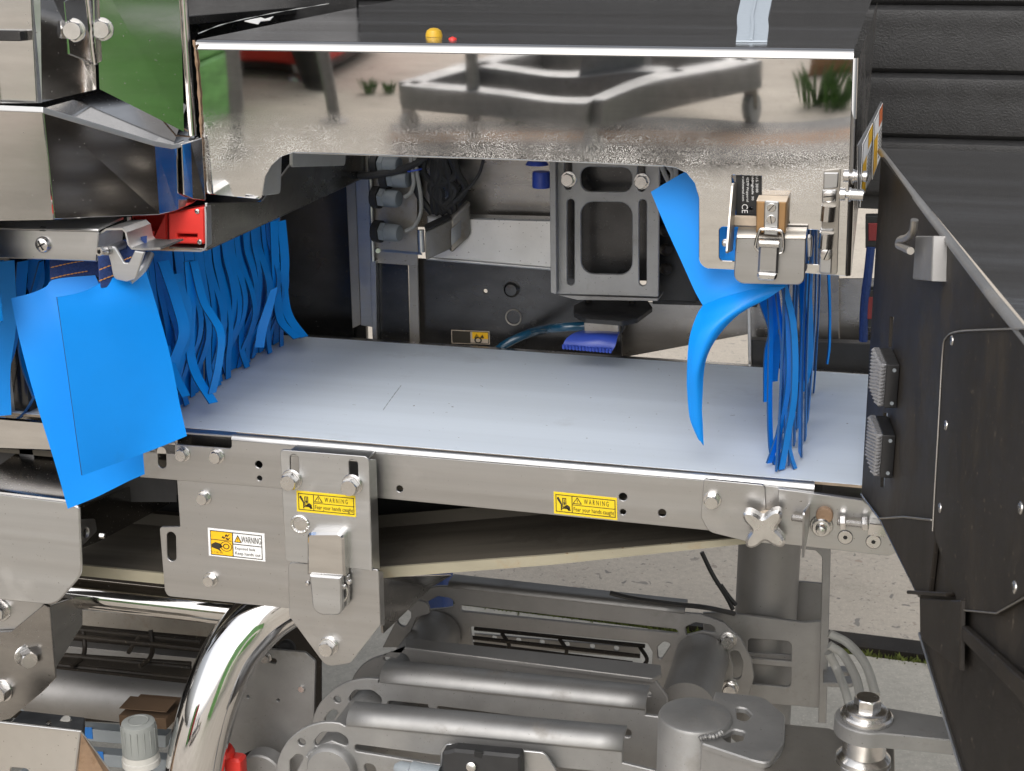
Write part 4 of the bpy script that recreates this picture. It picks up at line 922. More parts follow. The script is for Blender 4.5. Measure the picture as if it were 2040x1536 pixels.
# right curtain
XQ = PZ(1548, 925, 0).x
sc3 = T('strip_curtain', 'narrow blue strip bundle hanging below the hood right lobe', 'strip curtain', V((XQ, .12, 0)))
ZQ = HP.hit(1500, 440).z
for i in range(15):
    y = .045+i*.021; w = .020; ph = rr.uniform(-.5, .5); A = rr.uniform(-.006, .008); dx = rr.uniform(-.002, .005)
    pa = []; tw_ = []
    for k in range(8):
        s_ = k/7; z = ZQ-(ZQ-.003)*s_
        pa.append((XQ+.012*(i % 3)-.008+dx+A*math.sin(2.6*s_+ph)+.006*s_*s_, y+.012*math.sin(3*s_+ph)*s_, z)); tw_.append(-.05+ph*.35*s_)
    strip3(pa, w, sc3, None, tw_)
for pth, w, y in (([(1560, 540), (1568, 640), (1570, 760), (1552, 860), (1532, 922)], 10, .045), ([(1555, 545), (1580, 650), (1582, 780), (1568, 870), (1556, 935)], 12, .04), ([(1545, 560), (1560, 700), (1566, 850), (1575, 905), (1584, 934)], 6, .05), ([(1530, 545), (1535, 650), (1533, 800), (1536, 890), (1545, 925)], 8, .06)):
    rows = [[PY(px-w/2, py+1, y), PY(px+w/2, py-1, y+.008)] for px, py in pth]; sheet('strip', rows, .0019, M['blue'], sc3, 22, 2)
for pth, w, y in (([(1540, 540), (1545, 640), (1530, 700), (1528, 800)], 14, .12), ([(1510, 545), (1520, 600), (1545, 680), (1540, 760)], 16, .16), ([(1604, 520), (1612, 620), (1612, 720), (1598, 780)], 12, .2), ([(1596, 540), (1600, 660), (1596, 760)], 12, .15)):
    rows = [[PY(px-w/2, py+1, y), PY(px+w/2, py-1, y+.008)] for px, py in pth]; sheet('strip', rows, .0019, M['blue'], sc3, 22, 2)
fc3 = T('curtain_flap', 'blue curtain flap folded outward below the hood right lobe', 'curtain flap', PY(1400, 880, .02))
flap('upper_sheet', [[(1297, 382, .045), (1330, 362, .045), (1370, 340, .045), (1440, 310, .05)],
                     [(1322, 442, .042), (1360, 425, .042), (1410, 405, .042), (1475, 385, .045)],
                     [(1360, 525, .038), (1405, 505, .036), (1460, 480, .034), (1530, 455, .036)],
                     [(1385, 580, .034), (1430, 565, .03), (1490, 545, .028), (1560, 525, .03)],
                     [(1402, 610, .03), (1450, 590, .022), (1515, 574, .018), (1565, 571, .02)]], fc3)
flap('lower_sheet', [[(1402, 608, .03), (1450, 590, .022), (1515, 574, .018), (1566, 571, .02)],
                     [(1388, 632, .022), (1430, 620, .012), (1480, 605, .01), (1535, 590, .016)],
                     [(1374, 680, .012), (1396, 670, .004), (1425, 655, .002), (1462, 632, .012)],
                     [(1370, 750, .012), (1380, 742, .006), (1393, 730, .004), (1408, 706, .012)],
                     [(1371, 790, .016), (1380, 792, .013), (1389, 794, .012), (1398, 797, .016)],
                     [(1376, 835, .02), (1384, 838, .018), (1392, 841, .018), (1399, 845, .021)],
                     [(1391, 871, .024), (1394, 876, .023), (1397, 881, .024), (1401, 887, .026)]], fc3, nu=36)

# ------------------------------------------------------------------ rear frame behind the belt
YB = B1+.045
rf = T('rear_machine_frame', 'dark steel rear frame with column, panels and pale spotted cross beam behind the belt', 'machine frame', V((0, YB, -.02)))
def rp_(name, y, q, m, th=.003, holes=(), bev=.0006): return plate(name, FY(y), q, th, M[m], rf, holes, bev)
rp_('tunnel_panel', YB+.03, [(560, 300), (692, 300), (705, 690), (560, 680)], 'rearsteel')
rp_('column_flange', YB-.012, [(686, 300), (706, 300), (719, 646), (702, 654)], 'dullsteel', .02)
rp_('column_face', YB-.014, [(706, 300), (736, 300), (743, 652), (719, 648)], 'brushed', .003)
tube('column_edge', [PY(736, 300, YB-.016), PY(743, 520, YB-.016)], .003, M['brushed2'], rf, straight=True, seg=8)
rp_('thin_post', YB-.018, [(737, 519), (748, 520), (751, 680), (742, 678)], 'brushed', .012)
rp_('dark_panel', YB-.005, [(749, 524), (812, 518), (816, 690), (752, 690)], 'rearsteel')
rp_('slim_post', YB-.004, [(814, 520), (832, 520), (836, 690), (817, 690)], 'dullsteel')
rp_('rear_panel', YB+.012, [(832, 515), (1135, 535), (1235, 545), (1240, 725), (834, 700)], 'rearsteel', .003, [('c', 967, 580, .003)])
rp_('spotted_beam', YB-.02, [(850, 432), (1120, 439), (1120, 537), (850, 514)], 'spotted', .03, bev=.002)
tube('beam_hem', [PY(850, 515, YB-.021), PY(1120, 538, YB-.021)], .0022, M['brushed2'], rf, straight=True, seg=8)
bp = Fr(PY(1000, 380, YB+.02), (1, 0, 0), (0, -math.sin(R(5)), math.cos(R(5))))
plate('upper_pane', bp, [(740, 230), (1500, 260), (1500, 470), (740, 450)], .003, M['shadesteel'], rf)
rp_('gland_plate', YB-.006, [(742, 280), (830, 285), (832, 530), (746, 524)], 'dullsteel')
lathe('panel_boss', [(.011, 0), (.011, .004), (.008, .007), (.001, .0075)], FY(YB+.012).hit(1020, 576), (0, -1, 0), M['rearsteel'], rf, seg=20)
tube('panel_ring', [FY(YB+.011).hit(1023, 632)+V((.011*math.cos(k*.524), 0, .011*math.sin(k*.524))) for k in range(13)], .0012, M['dullsteel'], rf, n=36, seg=6)
D = Decal([FY(YB+.011).hit(*p) for p in ((899, 657), (975, 660), (976, 686), (900, 684))], (0, -1, 0)); s = D.sheet('warning_sticker', M['dusty'], rf)
D.rect(.03, .08, .5, .92, 0); D.frame(.02, .05, .98, .95, .02, .05, 0); D.ring(.7, .7, .06, .1, 2.5, 0); D.rect(.55, .1, .96, .6, 1); D.poly([(.6, .55), (.66, .2), (.75, .5), (.82, .25), (.86, .55)], 0); D.mb.build('print', [M['ink'], M['amber']], s, smooth=False)
quad3_ = facets('skew_panel', [(1236, 600, YB+.06), (1494, 606, YB+.06), (1494, 664, YB+.06), (1236, 712, YB+.06)], [[0, 1, 2, 3]], M['shadesteel'], rf, 0, .003)
rp_('dark_beam', YB-.01, [(1300, 545), (1508, 552), (1508, 612), (1300, 606)], 'black', .03)
rp_('lower_beam', YB-.015, [(1494, 678), (1760, 686), (1760, 745), (1494, 728)], 'black', .02)
rp_('glossy_panel', YB+.03, [(1494, 440), (1672, 440), (1672, 690), (1494, 680)], 'shadesteel')
rp_('upright', YB-.02, [(1488, 600), (1495, 600), (1497, 732), (1491, 732)], 'brushed2', .006)
rp_('glossy_panel', YB+.05, [(1672, 555), (1760, 555), (1760, 690), (1672, 690)], 'shadesteel')
mc = T('rear_mechanism', 'black cabled mechanism in the shade behind the slotted bracket', 'mechanism', PY(1340, 560, .44))
box('body', PY(1300, 600, .44), PY(1300, 600, .44)+V((.06, .04, .16)), M['black'], mc, .004)
for k in range(4):
    lathe('fitting', [(.006, 0), (.008, .004), (.008, .012), (.005, .016)], PY(1322, 420+k*38, .425), (.6, -1, .1), M['darksteel'], mc, seg=12)
for p in (((1330, 330), (1340, 345), (1338, 362)), ((1318, 330), (1326, 350), (1336, 370)), ((1345, 332), (1346, 350), (1340, 368))): tube('clear_hose', [PY(*q, .3) for q in p], .003, M['cable'], mc, n=12, seg=8)

# cable glands, cables, limit switch
gl_lab = ('grey plastic cable gland, lowest of the column', 'grey plastic cable gland, second lowest of the column', 'grey plastic cable gland half hidden behind cables', 'grey plastic cable gland just below the hood edge')
YG = YB-.035
for (px, py), lb in zip(((755, 461), (753, 393), (772, 354), (753, 326)), gl_lab):
    p = PY(px, py, YG); g = T('cable_gland', lb, 'cable gland', p, 'cable glands on the column')
    lathe('nut', [(.0155, -.006), (.0155, .004)], p, (1, -.2, 0), M['rubber'], g, seg=14)
    v, f = lathegeo([(.0125, .004), (.0135, .005), (.0135, .012), (.0125, .013)], p, (1, -.2, 0), 6); mk('hex_body', v, f, M['greyplastic'], g, smooth=False)
    pr = [(.0108, .013)]
    v, f = lathegeo([(.0118, .013), (.0122, .016), (.0122, .028), (.0105, .033), (.006, .034)], p, (1, -.2, 0), 16); mk('dome_nut', v, f, M['greyplastic'], g)
for k, (pts, lb, m, r_) in enumerate(((((806, 393), (818, 384), (824, 365), (822, 340), (817, 300)), 'thin grey cable rising from the second gland', 'cable', .0028),
        (((808, 461), (826, 450), (838, 425), (838, 390), (831, 345), (825, 300)), 'thin grey cable rising from the lowest gland', 'cable', .0028),
        (((700, 306), (688, 322), (695, 340), (720, 350), (765, 346), (800, 338), (830, 325), (850, 310)), 'thick black cable looping under the hood edge', 'rubber', .0052),
        (((963, 318), (955, 345), (938, 370), (918, 388)), 'thin dark cable crossing the mirror pane', 'rubber', .0022))):
    c = tube('cable', [PY(*q, YG-.012) for q in pts], r_, M[m], None, n=30, seg=10); tag(c, lb, 'cable')
lathe_c = PY(826, 339, YG-.012); tie = tube('cable_tie', [lathe_c+V((.0095*math.cos(k*.524), .006*math.sin(k*.524), .002*math.cos(k*.524))) for k in range(13)], .0012, M['brushblue'], None, n=26, seg=6); tag(tie, 'small dark blue tie round the two grey cables', 'cable tie')
ls = T('limit_switch', 'dirty steel limit switch box with clip beside the cable glands', 'switch', PY(870, 518, YB-.06))
def quad3(name, pts, th, m, p): return facets(name, pts, [[0, 1, 2, 3]], M[m], p, 0, th)
q0 = PY(849, 519, YB-.08); q1 = PY(901, 494, YB-.045); hh = PY(830, 462, YB-.08).z-PY(849, 519, YB-.08).z
obox('switch_case', q0, q1-q0, V((-.012, .034, 0)), (0, 0, hh*1.02), M['dullsteel'], ls, .002)
obox('switch_lid', q0+V((-.0005, -.0008, hh*1.03)), (q1-q0)*.98, V((-.012, .034, 0)), (0, 0, .003), M['rubber'], ls, .001)
q2 = PY(899, 506, YB-.046); q3 = PY(938, 470, YB-.025)
obox('switch_head', q2, q3-q2, V((-.01, .02, 0)), (0, 0, hh*1.25), M['dullsteel'], ls, .004)
obox('head_plate', q2+V((.001, -.002, hh*.3)), (q3-q2)*.5, V((-.001, .002, 0)), (0, 0, hh*.6), M['castgrey'], ls, .001)
tube('clip', [PY(838, 458, YB-.08), PY(840, 502, YB-.08)], .0048, M['brushed2'], ls, straight=True, seg=14)
quad3('shelf', [(752, 496, YB-.05), (838, 503, YB-.08), (840, 508, YB-.08), (752, 500, YB-.05)], .0015, 'brushed2', ls)
bolt(PY(752, 498, YB-.052), (.5, -1, 0), .007, ls, .006, 0)
dk = T('cable_bundle', 'tangle of black cables in the shade above the limit switch', 'cable bundle', PY(870, 400, YB-.03))
rr2 = random.Random(5)
for k in range(9):
    x = 835+rr2.uniform(0, 70); tube('cable', [PY(x, 300, YB-.03), PY(x+rr2.uniform(-15, 25), 345, YB-.035), PY(x+rr2.uniform(-20, 30), 380, YB-.03), PY(x+rr2.uniform(-30, 30), 425, YB-.025)], .005, M['rubber'], dk, n=14, seg=7)
# blue cap
cpp = T('bottle_cap', 'navy blue cylindrical cap left of the slotted bracket', 'cap', PY(1076, 373, .40))
lathe('cap', [(.001, 0), (.011, 0), (.0115, .002), (.0115, .019), (.0105, .021), (.001, .021)], PY(1078, 374, .40), (0, 0, 1), M['brushblue'], cpp); lathe('disc', [(.001, 0), (.015, .001), (.012, .006), (.001, .008)], PY(1070, 330, .40), (0, 0, 1), M['brushblue'], cpp)

# slotted sensor bracket with blue brush nozzle and hose
YS = .36
sb = T('slotted_bracket', 'grey steel bracket plate with long slots and rounded windows under the hood', 'bracket', PY(1210, 590, YS))
plate('slotted_plate', FY(YS), [(1108, 250), (1315, 255), (1312, 592, .002), (1109, 586, .002)], .004, M['castgrey'], sb,
      [('s', 1137, 404, 1137, 561, .0046), ('s', 1280.5, 405, 1280.5, 562, .0046), [(1157, 402, .016), (1259, 403, .016), (1259, 547, .016), (1158, 545, .016)], [(1155, 332, .012), (1259, 334, .012), (1259, 382, .012), (1158, 381, .012)], ('s', 1132, 300, 1132, 370, .0046), ('s', 1278, 300, 1278, 374, .0046)], bev=.001)
plate('side_flange', FY(YS-.014), [(1094, 250), (1106, 250), (1109, 587, .002), (1097, 583, .002)], .02, M['castgrey'], sb)
plate('back_plate', FY(YS+.05), [(1120, 250), (1310, 250), (1310, 560), (1120, 556)], .003, M['rearsteel'], sb)
plate('bottom_flange', FY(YS+.002), [(1112, 588), (1312, 594), (1310, 600), (1150, 598)], .04, M['blasted'], sb)
for p in ((1133, 357), (1279, 361)): bolt(FY(YS).hit(*p), (0, -1, 0), .0145, sb, .008, 2)
nz = T('brush_nozzle', 'royal blue brush nozzle on a black flange above the belt back edge', 'nozzle', PY(1180, 700, YS+.03))
c = PY(1215, 612, YS+.03)
fz_ = FZ(c.z); pts = [fz_.p2(*p) for p in ((1143, 608), (1165, 597), (1290, 597), (1300, 612), (1270, 634), (1240, 640), (1165, 634), (1143, 622))]
v, f = plate_geo(fz_, rnd([(a, b, .008) for a, b in pts]), [], .006, .0008); mk('flange', v, f, M['black'], nz)
for p in ((1172, 601), (1260, 604)): lathe('stud', [(.0045, -.004), (.0045, .008), (.004, .0085)], PZ(*p, c.z), (0, 0, 1), M['darksteel'], nz, seg=14)
plate('lower_flange', FY(YS+.015), [(1160, 622), (1272, 628), (1268, 642), (1164, 640)], .03, M['black'], nz)
plate('stem', FY(YS+.018), [(1163, 636), (1233, 639), (1233, 664), (1164, 662)], .025, M['dullsteel'], nz, bev=.001)
plate('stem_side', FY(YS+.03), [(1233, 638), (1248, 636), (1240, 662), (1233, 664)], .02, M['black'], nz)
rows = [[PY(1162, 661, YS+.02), PY(1200, 662, YS+.018), PY(1234, 663, YS+.02)], [PY(1140, 668, YS+.004), PY(1190, 668, YS+.0), PY(1230, 672, YS+.004)], [PY(1126, 680, YS-.004), PY(1180, 682, YS-.008), PY(1226, 688, YS-.004)], [PY(1121, 694, YS-.006), PY(1170, 698, YS-.01), PY(1218, 702, YS-.006)]]
sheet('brush_shell', rows, .004, M['brushblue'], nz, 12, 10)
for k in range(15):
    u = k/14; p = PY(1123+u*93, 693+u*8, YS-.012); lathe('bristle', [(.0019, -.001), (.0019, .0045), (.001, .005)], p, (0, -.35, 1), M['brushblue'], nz, seg=8)
hs_ = tube('air_hose', [PY(1166, 649, YS+.03), PY(1110, 653, YS+.03), PY(1060, 662, B1+.02), PY(1000, 690, B1+.022), PY(960, 730, B1+.022)], .0062, M['navyhose'], None, n=30, seg=12); tag(hs_, 'glossy dark blue air hose curving from the nozzle', 'hose')
# red switches between hood and housing
for (x, y, h), lb in zip(((1736, 445, 35), (1728, 592, 44)), ('upper dark red switch in the gap beside the housing', 'lower dark red switch in the gap beside the housing')):
    p = PY(x, y, .3); t = T('gap_switch', lb, 'switch', p, 'switches in the gap')
    plate('case', FY(.3), [(x-12, y-14), (x+16, y-14), (x+16, y+h+16), (x-12, y+h+14)], .02, M['black'], t); plate('red_face', FY(.298), [(x-6, y), (x+14, y), (x+14, y+h), (x-6, y+h)], .004, M['darkred'], t)
ln = tube('dark_cable', [PY(1735, 492, .3), PY(1730, 540, .3), PY(1722, 610, .3), PY(1720, 680, .3)], .005, M['navy'], None, n=12, seg=8); tag(ln, 'dark blue cable hanging in the gap beside the housing', 'cable')
thin = sheet('loose_strip', [[PY(1648, 540, .3), PY(1653, 540, .302)], [PY(1651, 620, .3), PY(1655, 620, .302)], [PY(1650, 690, .3), PY(1654, 690, .302)], [PY(1646, 725, .3), PY(1649, 725, .302)]], .0019, M['blue'], None, 12, 1); tag(thin, 'single thin blue strip hanging right of the curtain bundle', 'curtain strip')

# ------------------------------------------------------------------ grey support frames below the conveyor
sf = T('support_stand', 'grey bead blasted steel support frame with slotted plates and round cross tubes', 'machine frame', V((.1, .15, GZ)))
def lip(name, y, a, b, r_, back, m, rise=90, n=10):
    fr_ = FY(y); v = []; f = []; NA = 10
    for k in range(n+1):
        u = k/n; e = fr_.hit(a[0]+(b[0]-a[0])*u, a[1]+(b[1]-a[1])*u)
        for j in range(NA):
            an = R(rise)*j/(NA-1); v.append(e+V((0, r_*(1-math.cos(an)), r_*math.sin(an))))
        an = R(rise); v.append(v[-1]+V((0, math.sin(an), math.cos(an)))*back)
    N1 = NA+1
    for k in range(n):
        for j in range(N1-1): f.append([k*N1+j, k*N1+j+1, (k+1)*N1+j+1, (k+1)*N1+j])
    o = mk(name, v, f, M[m], sf, ang=60); md = o.modifiers.new('thickness', 'SOLIDIFY'); md.thickness = .004; md.offset = 0; return o
def arc(cx, cy, rx, ry, a0, a1, n=14): return [(cx+rx*math.cos(R(a0+(a1-a0)*k/n)), cy-ry*math.sin(R(a0+(a1-a0)*k/n))) for k in range(n+1)]
FY1, FY2 = -.03, .085
plate('frame_plate', FY(FY1), arc(655, 1540, 105, 101, 180, 78)+[(687, 1447), (691, 1443), (1240, 1495), (1240, 1520), (1320, 1540), (1320, 1700), (550, 1700)], .005, M['castgrey'], sf,
      [[(625, 1478, .008), (640, 1459, .01), (675, 1459, .012), (694, 1472, .01), (693, 1488, .004), (660, 1476), (628, 1488, .004)], ('c', 601, 1479, .0046), [(577, 1515, .006), (592, 1502, .006), (606, 1506, .006), (590, 1540), (577, 1545, .006)], [(706, 1483, .004), (860, 1504), (1210, 1540), (1210, 1548), (860, 1522), (707, 1497, .004)], [(722, 1520, .006), (745, 1524, .006), (752, 1545, .006), (730, 1545)]], bev=.001)
lip('frame_lip', FY1, (691, 1445), (1240, 1497), .014, .014, 'castgrey')
lathe('cross_tube', [(.001, -.002), (.0265, -.002), (.0285, .001), (.0295, .004), (.0295, .15)], PY(657, 1537, FY1-.012), (0, 1, 0), M['castgrey'], sf, seg=40)
for a0, a1 in ((20, 62), (118, 150)):
    c = PY(657, 1537, FY1-.003); tube('weld_bead', [c+V((.0305*math.cos(R(a0+(a1-a0)*k/10)), 0, .0305*math.sin(R(a0+(a1-a0)*k/10)))) for k in range(11)], .0028, M['castgrey'], sf, n=40, seg=8, rad=lambda u: .0022+.0007*math.sin(u*60))
plate('frame_plate', FY(FY2), arc(735, 1455, 115, 103, 185, 80)+[(753, 1361), (757, 1357), (1286, 1412), (1286, 1425), (1400, 1440), (1400, 1640), (620, 1640)], .005, M['castgrey'], sf,
      [[(694, 1391, .008), (706, 1375, .01), (742, 1375, .012), (760, 1390, .01), (760, 1403, .003), (728, 1392), (698, 1401, .003)], ('c', 672, 1394, .0046), [(646, 1432, .006), (660, 1414, .006), (676, 1416, .006), (660, 1440), (646, 1445)], [(772, 1396, .004), (852, 1404), (853, 1411, .002), (870, 1413, .002), (872, 1407), (1258, 1455, .004), (1258, 1470, .004), (1000, 1440), (773, 1409, .004)]], bev=.001)
lip('frame_lip', FY2, (757, 1359), (1286, 1414), .014, .016, 'castgrey')
lathe('cross_tube', [(.001, 0), (.032, 0), (.032, .14)], PY(735, 1460, FY2-.02), (0, 1, 0), M['castgrey'], sf, seg=36)
# rear pair
Z3 = PY(1000, 1310, .17).z; f3 = FZ(Z3)
plate('rear_web', FY(.168), arc(770, 1385, 75, 78, 180, 75)+[(806, 1290), (1300, 1348), (1330, 1390), (1330, 1480), (690, 1480)], .005, M['blasted'], sf,
      [[(757, 1318, .006), (775, 1300, .008), (808, 1303, .008), (820, 1320, .004), (790, 1322)], [(833, 1319, .003), (1280, 1372), (1298, 1380, .004), (1298, 1388, .004), (833, 1332, .003)]], bev=.001)
v, f = plate_geo(f3, rnd([f3.p2(806, 1270), f3.p2(1316, 1324)+(.003,), f3.p2(1318, 1342)+(.008,), f3.p2(1300, 1352)+(.004,), f3.p2(806, 1290)]), [], .005, .001); mk('rear_flange', v, f, M['blasted'], sf)
Y4 = .36
plate('rear_web', FY(Y4), [(818, 1200)]+arc(880, 1240, 75, 72, 150, 82, 8)+[(892, 1168), (1362, 1222), (1395, 1224), (1440, 1240), (1475, 1272), (1497, 1315), (1502, 1350), (1490, 1395), (1460, 1420), (1300, 1400), (1300, 1345), (940, 1300), (820, 1290)], .005, M['blasted'], sf,
      [[(850, 1200, .006), (872, 1188, .008), (900, 1192, .01), (908, 1208, .006), (890, 1212), (855, 1215)], [(918, 1205, .003), (1348, 1254, .004), (1352, 1263, .003), (918, 1218, .003)], [(936, 1248, .004), (1290, 1282, .004), (1300, 1300), (1298, 1340, .004), (942, 1290, .004)],
       [(1364, 1250, .005), (1385, 1240, .008), (1420, 1246, .008), (1428, 1262, .004), (1400, 1258), (1368, 1266)], [(1309, 1290, .006), (1322, 1278, .006), (1338, 1282, .004), (1312, 1322, .003)], [(1452, 1300, .006), (1470, 1294, .006), (1480, 1320, .01), (1476, 1350, .008), (1460, 1358, .004), (1462, 1330)]], bev=.001)
lip('rear_lip', Y4, (893, 1170), (1364, 1222), .006, .022, 'blasted')
for p in ((1451, 1274), (1455, 1370)): bolt(FY(Y4).hit(*p), (0, -1, 0), .0165, sf, .009, 2)
c = PY(872, 1262, .355); lathe('cross_tube', [(.001, .16), (.034, .16), (.034, 0)], c, (0, -1, 0), M['blasted'], sf, seg=36)
plate('loop_plate', FY(.30), [(762, 1290), (800, 1215, .01), (830, 1195, .012), (853, 1202, .012), (856, 1222, .004), (830, 1230), (805, 1290)], .005, M['blasted'], sf, [[(787, 1240, .008), (812, 1212, .008), (822, 1225, .004), (806, 1252, .006)]])
c = PY(1398, 1312, .352); lathe('cross_tube', [(.001, .14), (.036, .14), (.036, 0)], c, (0, -1, 0), M['blasted'], sf, seg=36)
# vertical cylinder with clamp yoke
c = PY(1385, 1422, -.05); zt = c.z
vc = lathe('upright_cap', [(.0385, -.4), (.0385, -.004), (.037, -.0012), (.0345, 0), (.001, 0)], c, (0, 0, 1), M['castgrey'], sf, seg=48)
fy_ = FZ(zt-.007)
yq = rnd([fy_.p2(*p[:2])+tuple(p[2:]) for p in ((1425, 1377), (1522, 1387, .02), (1565, 1424, .022), (1562, 1478, .02), (1532, 1522, .02), (1498, 1514, .01), (1396, 1480, .006), (1398, 1462))])
yh = [rnd([fy_.p2(*p)+(.005,) for p in q]) for q in (((1466, 1408), (1486, 1411), (1499, 1424), (1484, 1438), (1468, 1430)), ((1437, 1466), (1462, 1452), (1486, 1458), (1480, 1474), (1452, 1480)))]
v, f = plate_geo(fy_, yq, yh, .006, .0015); mk('yoke_plate', v, f, M['castgrey'], sf)
sk = [fy_.hit(*p)+V((0, .003, -.005)) for p in ((1400, 1478), (1450, 1494), (1498, 1510), (1530, 1514), (1552, 1492), (1560, 1455), (1556, 1424))]
sheet('yoke_skirt', [sk, [p+V((0, 0, -.05)) for p in sk], [p+V((0, 0, -.2)) for p in sk]], .005, M['castgrey'], sf, 6, 30)
tube('weld_bead', [PY(1393, 1472, -.093), PY(1405, 1468, -.092), PY(1425, 1466, -.088), PY(1440, 1458, -.08)], .0028, M['castgrey'], sf, n=30, seg=8, rad=lambda u: .0025+.0008*math.sin(u*55))
# post and brackets at right
c = PY(1528, 1180, .48); rad_ = (PY(1590, 1180, .48)-PY(1467, 1180, .48)).length/2
lathe('post', [(rad_, PY(1528, 1262, .48).z-c.z-.16), (rad_, PY(1528, 1060, .48).z-c.z)], c, (0, 0, 1), M['blasted'], sf, seg=44)
plate('post_bracket', FY(.42), [(1400, 1222), (1440, 1220, .004), (1600, 1240), (1650, 1237), (1645, 1412, .006), (1480, 1398), (1405, 1380)], .005, M['castgrey'], sf, [[(1489, 1272, .006), (1577, 1278, .007), (1576, 1318), (1489, 1310)], [(1489, 1322), (1576, 1330), (1575, 1370, .007), (1492, 1362, .006)]], bev=.001)
plate('post_web', FY(.435), [(1489, 1300), (1590, 1306), (1590, 1325), (1489, 1322)], .004, M['castgrey'], sf)
plate('post_flange', FY(.412), [(1596, 1084), (1655, 1091), (1646, 1442), (1630, 1440), (1638, 1110, .008), (1625, 1097, .006), (1596, 1094)], .008, M['castgrey'], sf, bev=.001)
plate('post_back', FY(.5), [(1585, 1158), (1642, 1163), (1642, 1245), (1585, 1245)], .004, M['blasted'], sf)
fe = FZ(PY(1670, 1345, .40).z)
v, f = plate_geo(fe, rnd([fe.p2(1640, 1328), fe.p2(1690, 1325)+(.012,), fe.p2(1709, 1340)+(.01,), fe.p2(1700, 1362)+(.01,), fe.p2(1640, 1360)]), [circ(*fe.p2(1684, 1342), .006)], .006, .001); mk('ear_plate', v, f, M['castgrey'], sf)
zb_ = PY(1650, 1470, -.04).z; fb = FZ(zb_)
v, f = plate_geo(fb, [fb.p2(*p) for p in ((1545, 1440), (1650, 1450), (1782, 1492), (1786, 1640), (1500, 1640))], [], .03, .001); mk('base_plate', v, f, M['dullsteel'], sf)
# lever arm with hub
la = T('lever_arm', 'grey lever arm on a bolted hub at the lower right, stamped 80', 'lever', PY(1732, 1510, -.07))
za = PY(1732, 1424, -.07).z; fa = FZ(za)
ou = [fa.p2(*p) for p in ((1760, 1413), (1990, 1432), (1990, 1462), (1800, 1456), (1760, 1458))]
cc = fa.p2(1726, 1430); rA = .031
o2 = [(cc[0]+rA*math.cos(R(a)), cc[1]+rA*math.sin(R(a))) for a in range(60, 301, 12)]
v, f = plate_geo(fa, o2+[(cc[0]+.2, cc[1]-rA*.55), (cc[0]+.2, cc[1]+rA*.35)], [], .016, .0012); mk('arm', v, f, M['castgrey'], la)
ctr = fa.to3(*cc)
lathe('washer', [(.026, .0003), (.026, .004), (.024, .006), (.0205, .006), (.0205, .010), (.019, .011)], ctr, (0, 0, 1), M['bolt'], la, seg=36)
bolt(ctr+V((0, 0, .011)), (0, 0, 1), .023, la, .012, 0)
lathe('hub', [(.0215, -.016), (.0215, -.038), (.024, -.04), (.027, -.043), (.027, -.048), (.029, -.05), (.029, -.055)], ctr, (0, 0, 1), M['bolt'], la, seg=36)
lathe('hub_post', [(.029, -.056), (.029, -.3)], ctr, (0, 0, 1), M['dullsteel'], la, seg=36)
p = fa.p2(1893, 1421); D = Decal([fa.hit(*q) for q in ((1893, 1427), (1869, 1424), (1872, 1415), (1896, 1418))], (0, 0, 1)); D.text('80', .1, .1, .9, .9, 0, .0005); D.mb.build('stamp', M['ink'], la, smooth=False)
for k, (pts, lb) in enumerate((([(1652, 1262, .25), (1690, 1282, .25), (1725, 1325, .22), (1745, 1385, .18)], 'pale cable, rightmost of the three curving behind the hub'), ([(1652, 1285, .24), (1680, 1305, .24), (1705, 1350, .2), (1715, 1390, .16)], 'pale cable, middle of the three curving behind the hub'), ([(1650, 1300, .26), (1668, 1335, .26), (1685, 1380, .22), (1695, 1420, .2)], 'pale cable, leftmost of the three curving behind the hub'))):
    tag(tube('cable', [PY(*q) for q in pts], .0055, M['cable'], None, n=20, seg=10), lb, 'cable', 'cables behind the hub')
# black cable ties on the post
for pts, lb, w in (([(1398, 1100, .42), (1420, 1145, .42), (1448, 1190, .42), (1460, 1214, .42)], 'long black cable tie tail pointing up beside the post', .0034), ([(1215, 1181, .335), (1262, 1192, .338), (1340, 1203, .34), (1405, 1210, .345), (1462, 1222, .39)], 'long black cable tie tail pointing left across the frame', .0036), ([(1436, 1165, .42), (1452, 1188, .42), (1466, 1205, .42)], 'short black cable tie end beside the post', .003)):
    tag(tube('cable_tie', [PY(*q) for q in pts], w, M['black'], None, n=20, seg=6), lb, 'cable tie', 'cable ties on the post')
# wire cable basket seen through the rear frame
wb = T('wire_basket', 'dark wire cable basket with perforated rail behind the frame', 'cable basket', PY(1120, 1300, .55))
plate('perforated_rail', FY(.56), [(945, 1262), (1275, 1290), (1275, 1312), (945, 1284)], .003, M['blasted'], wb, [('c', x, 1271+(x-985)*.085, .0042) for x in (985, 1033, 1080, 1130, 1180, 1228)])
for (a, b, y) in (((945, 1252), (1285, 1287), .52), ((940, 1270), (1275, 1307), .50), ((940, 1282), (1260, 1321), .54)): tube('wire', [PY(*a, y), PY(*b, y)], .0032, M['darksteel'], wb, straight=True, seg=8)
for x in (1000, 1115, 1275): tube('wire', [PY(x, 1262+(x-1000)*.1, .52), PY(x+14, 1285+(x-1000)*.1, .5), PY(x+6, 1300+(x-1000)*.1, .5)], .003, M['darksteel'], wb, n=8, seg=8)
bpst = T('blue_post', 'dark blue painted post behind the slotted frame', 'post', V((PY(880, 1160, .9).x, .9, GZ)))
pb = PY(880, 1160, .9); box('post', (pb.x-.04, .88, GZ), (pb.x+.01, .94, pb.z+.06), M['bluepost'], bpst, .003)

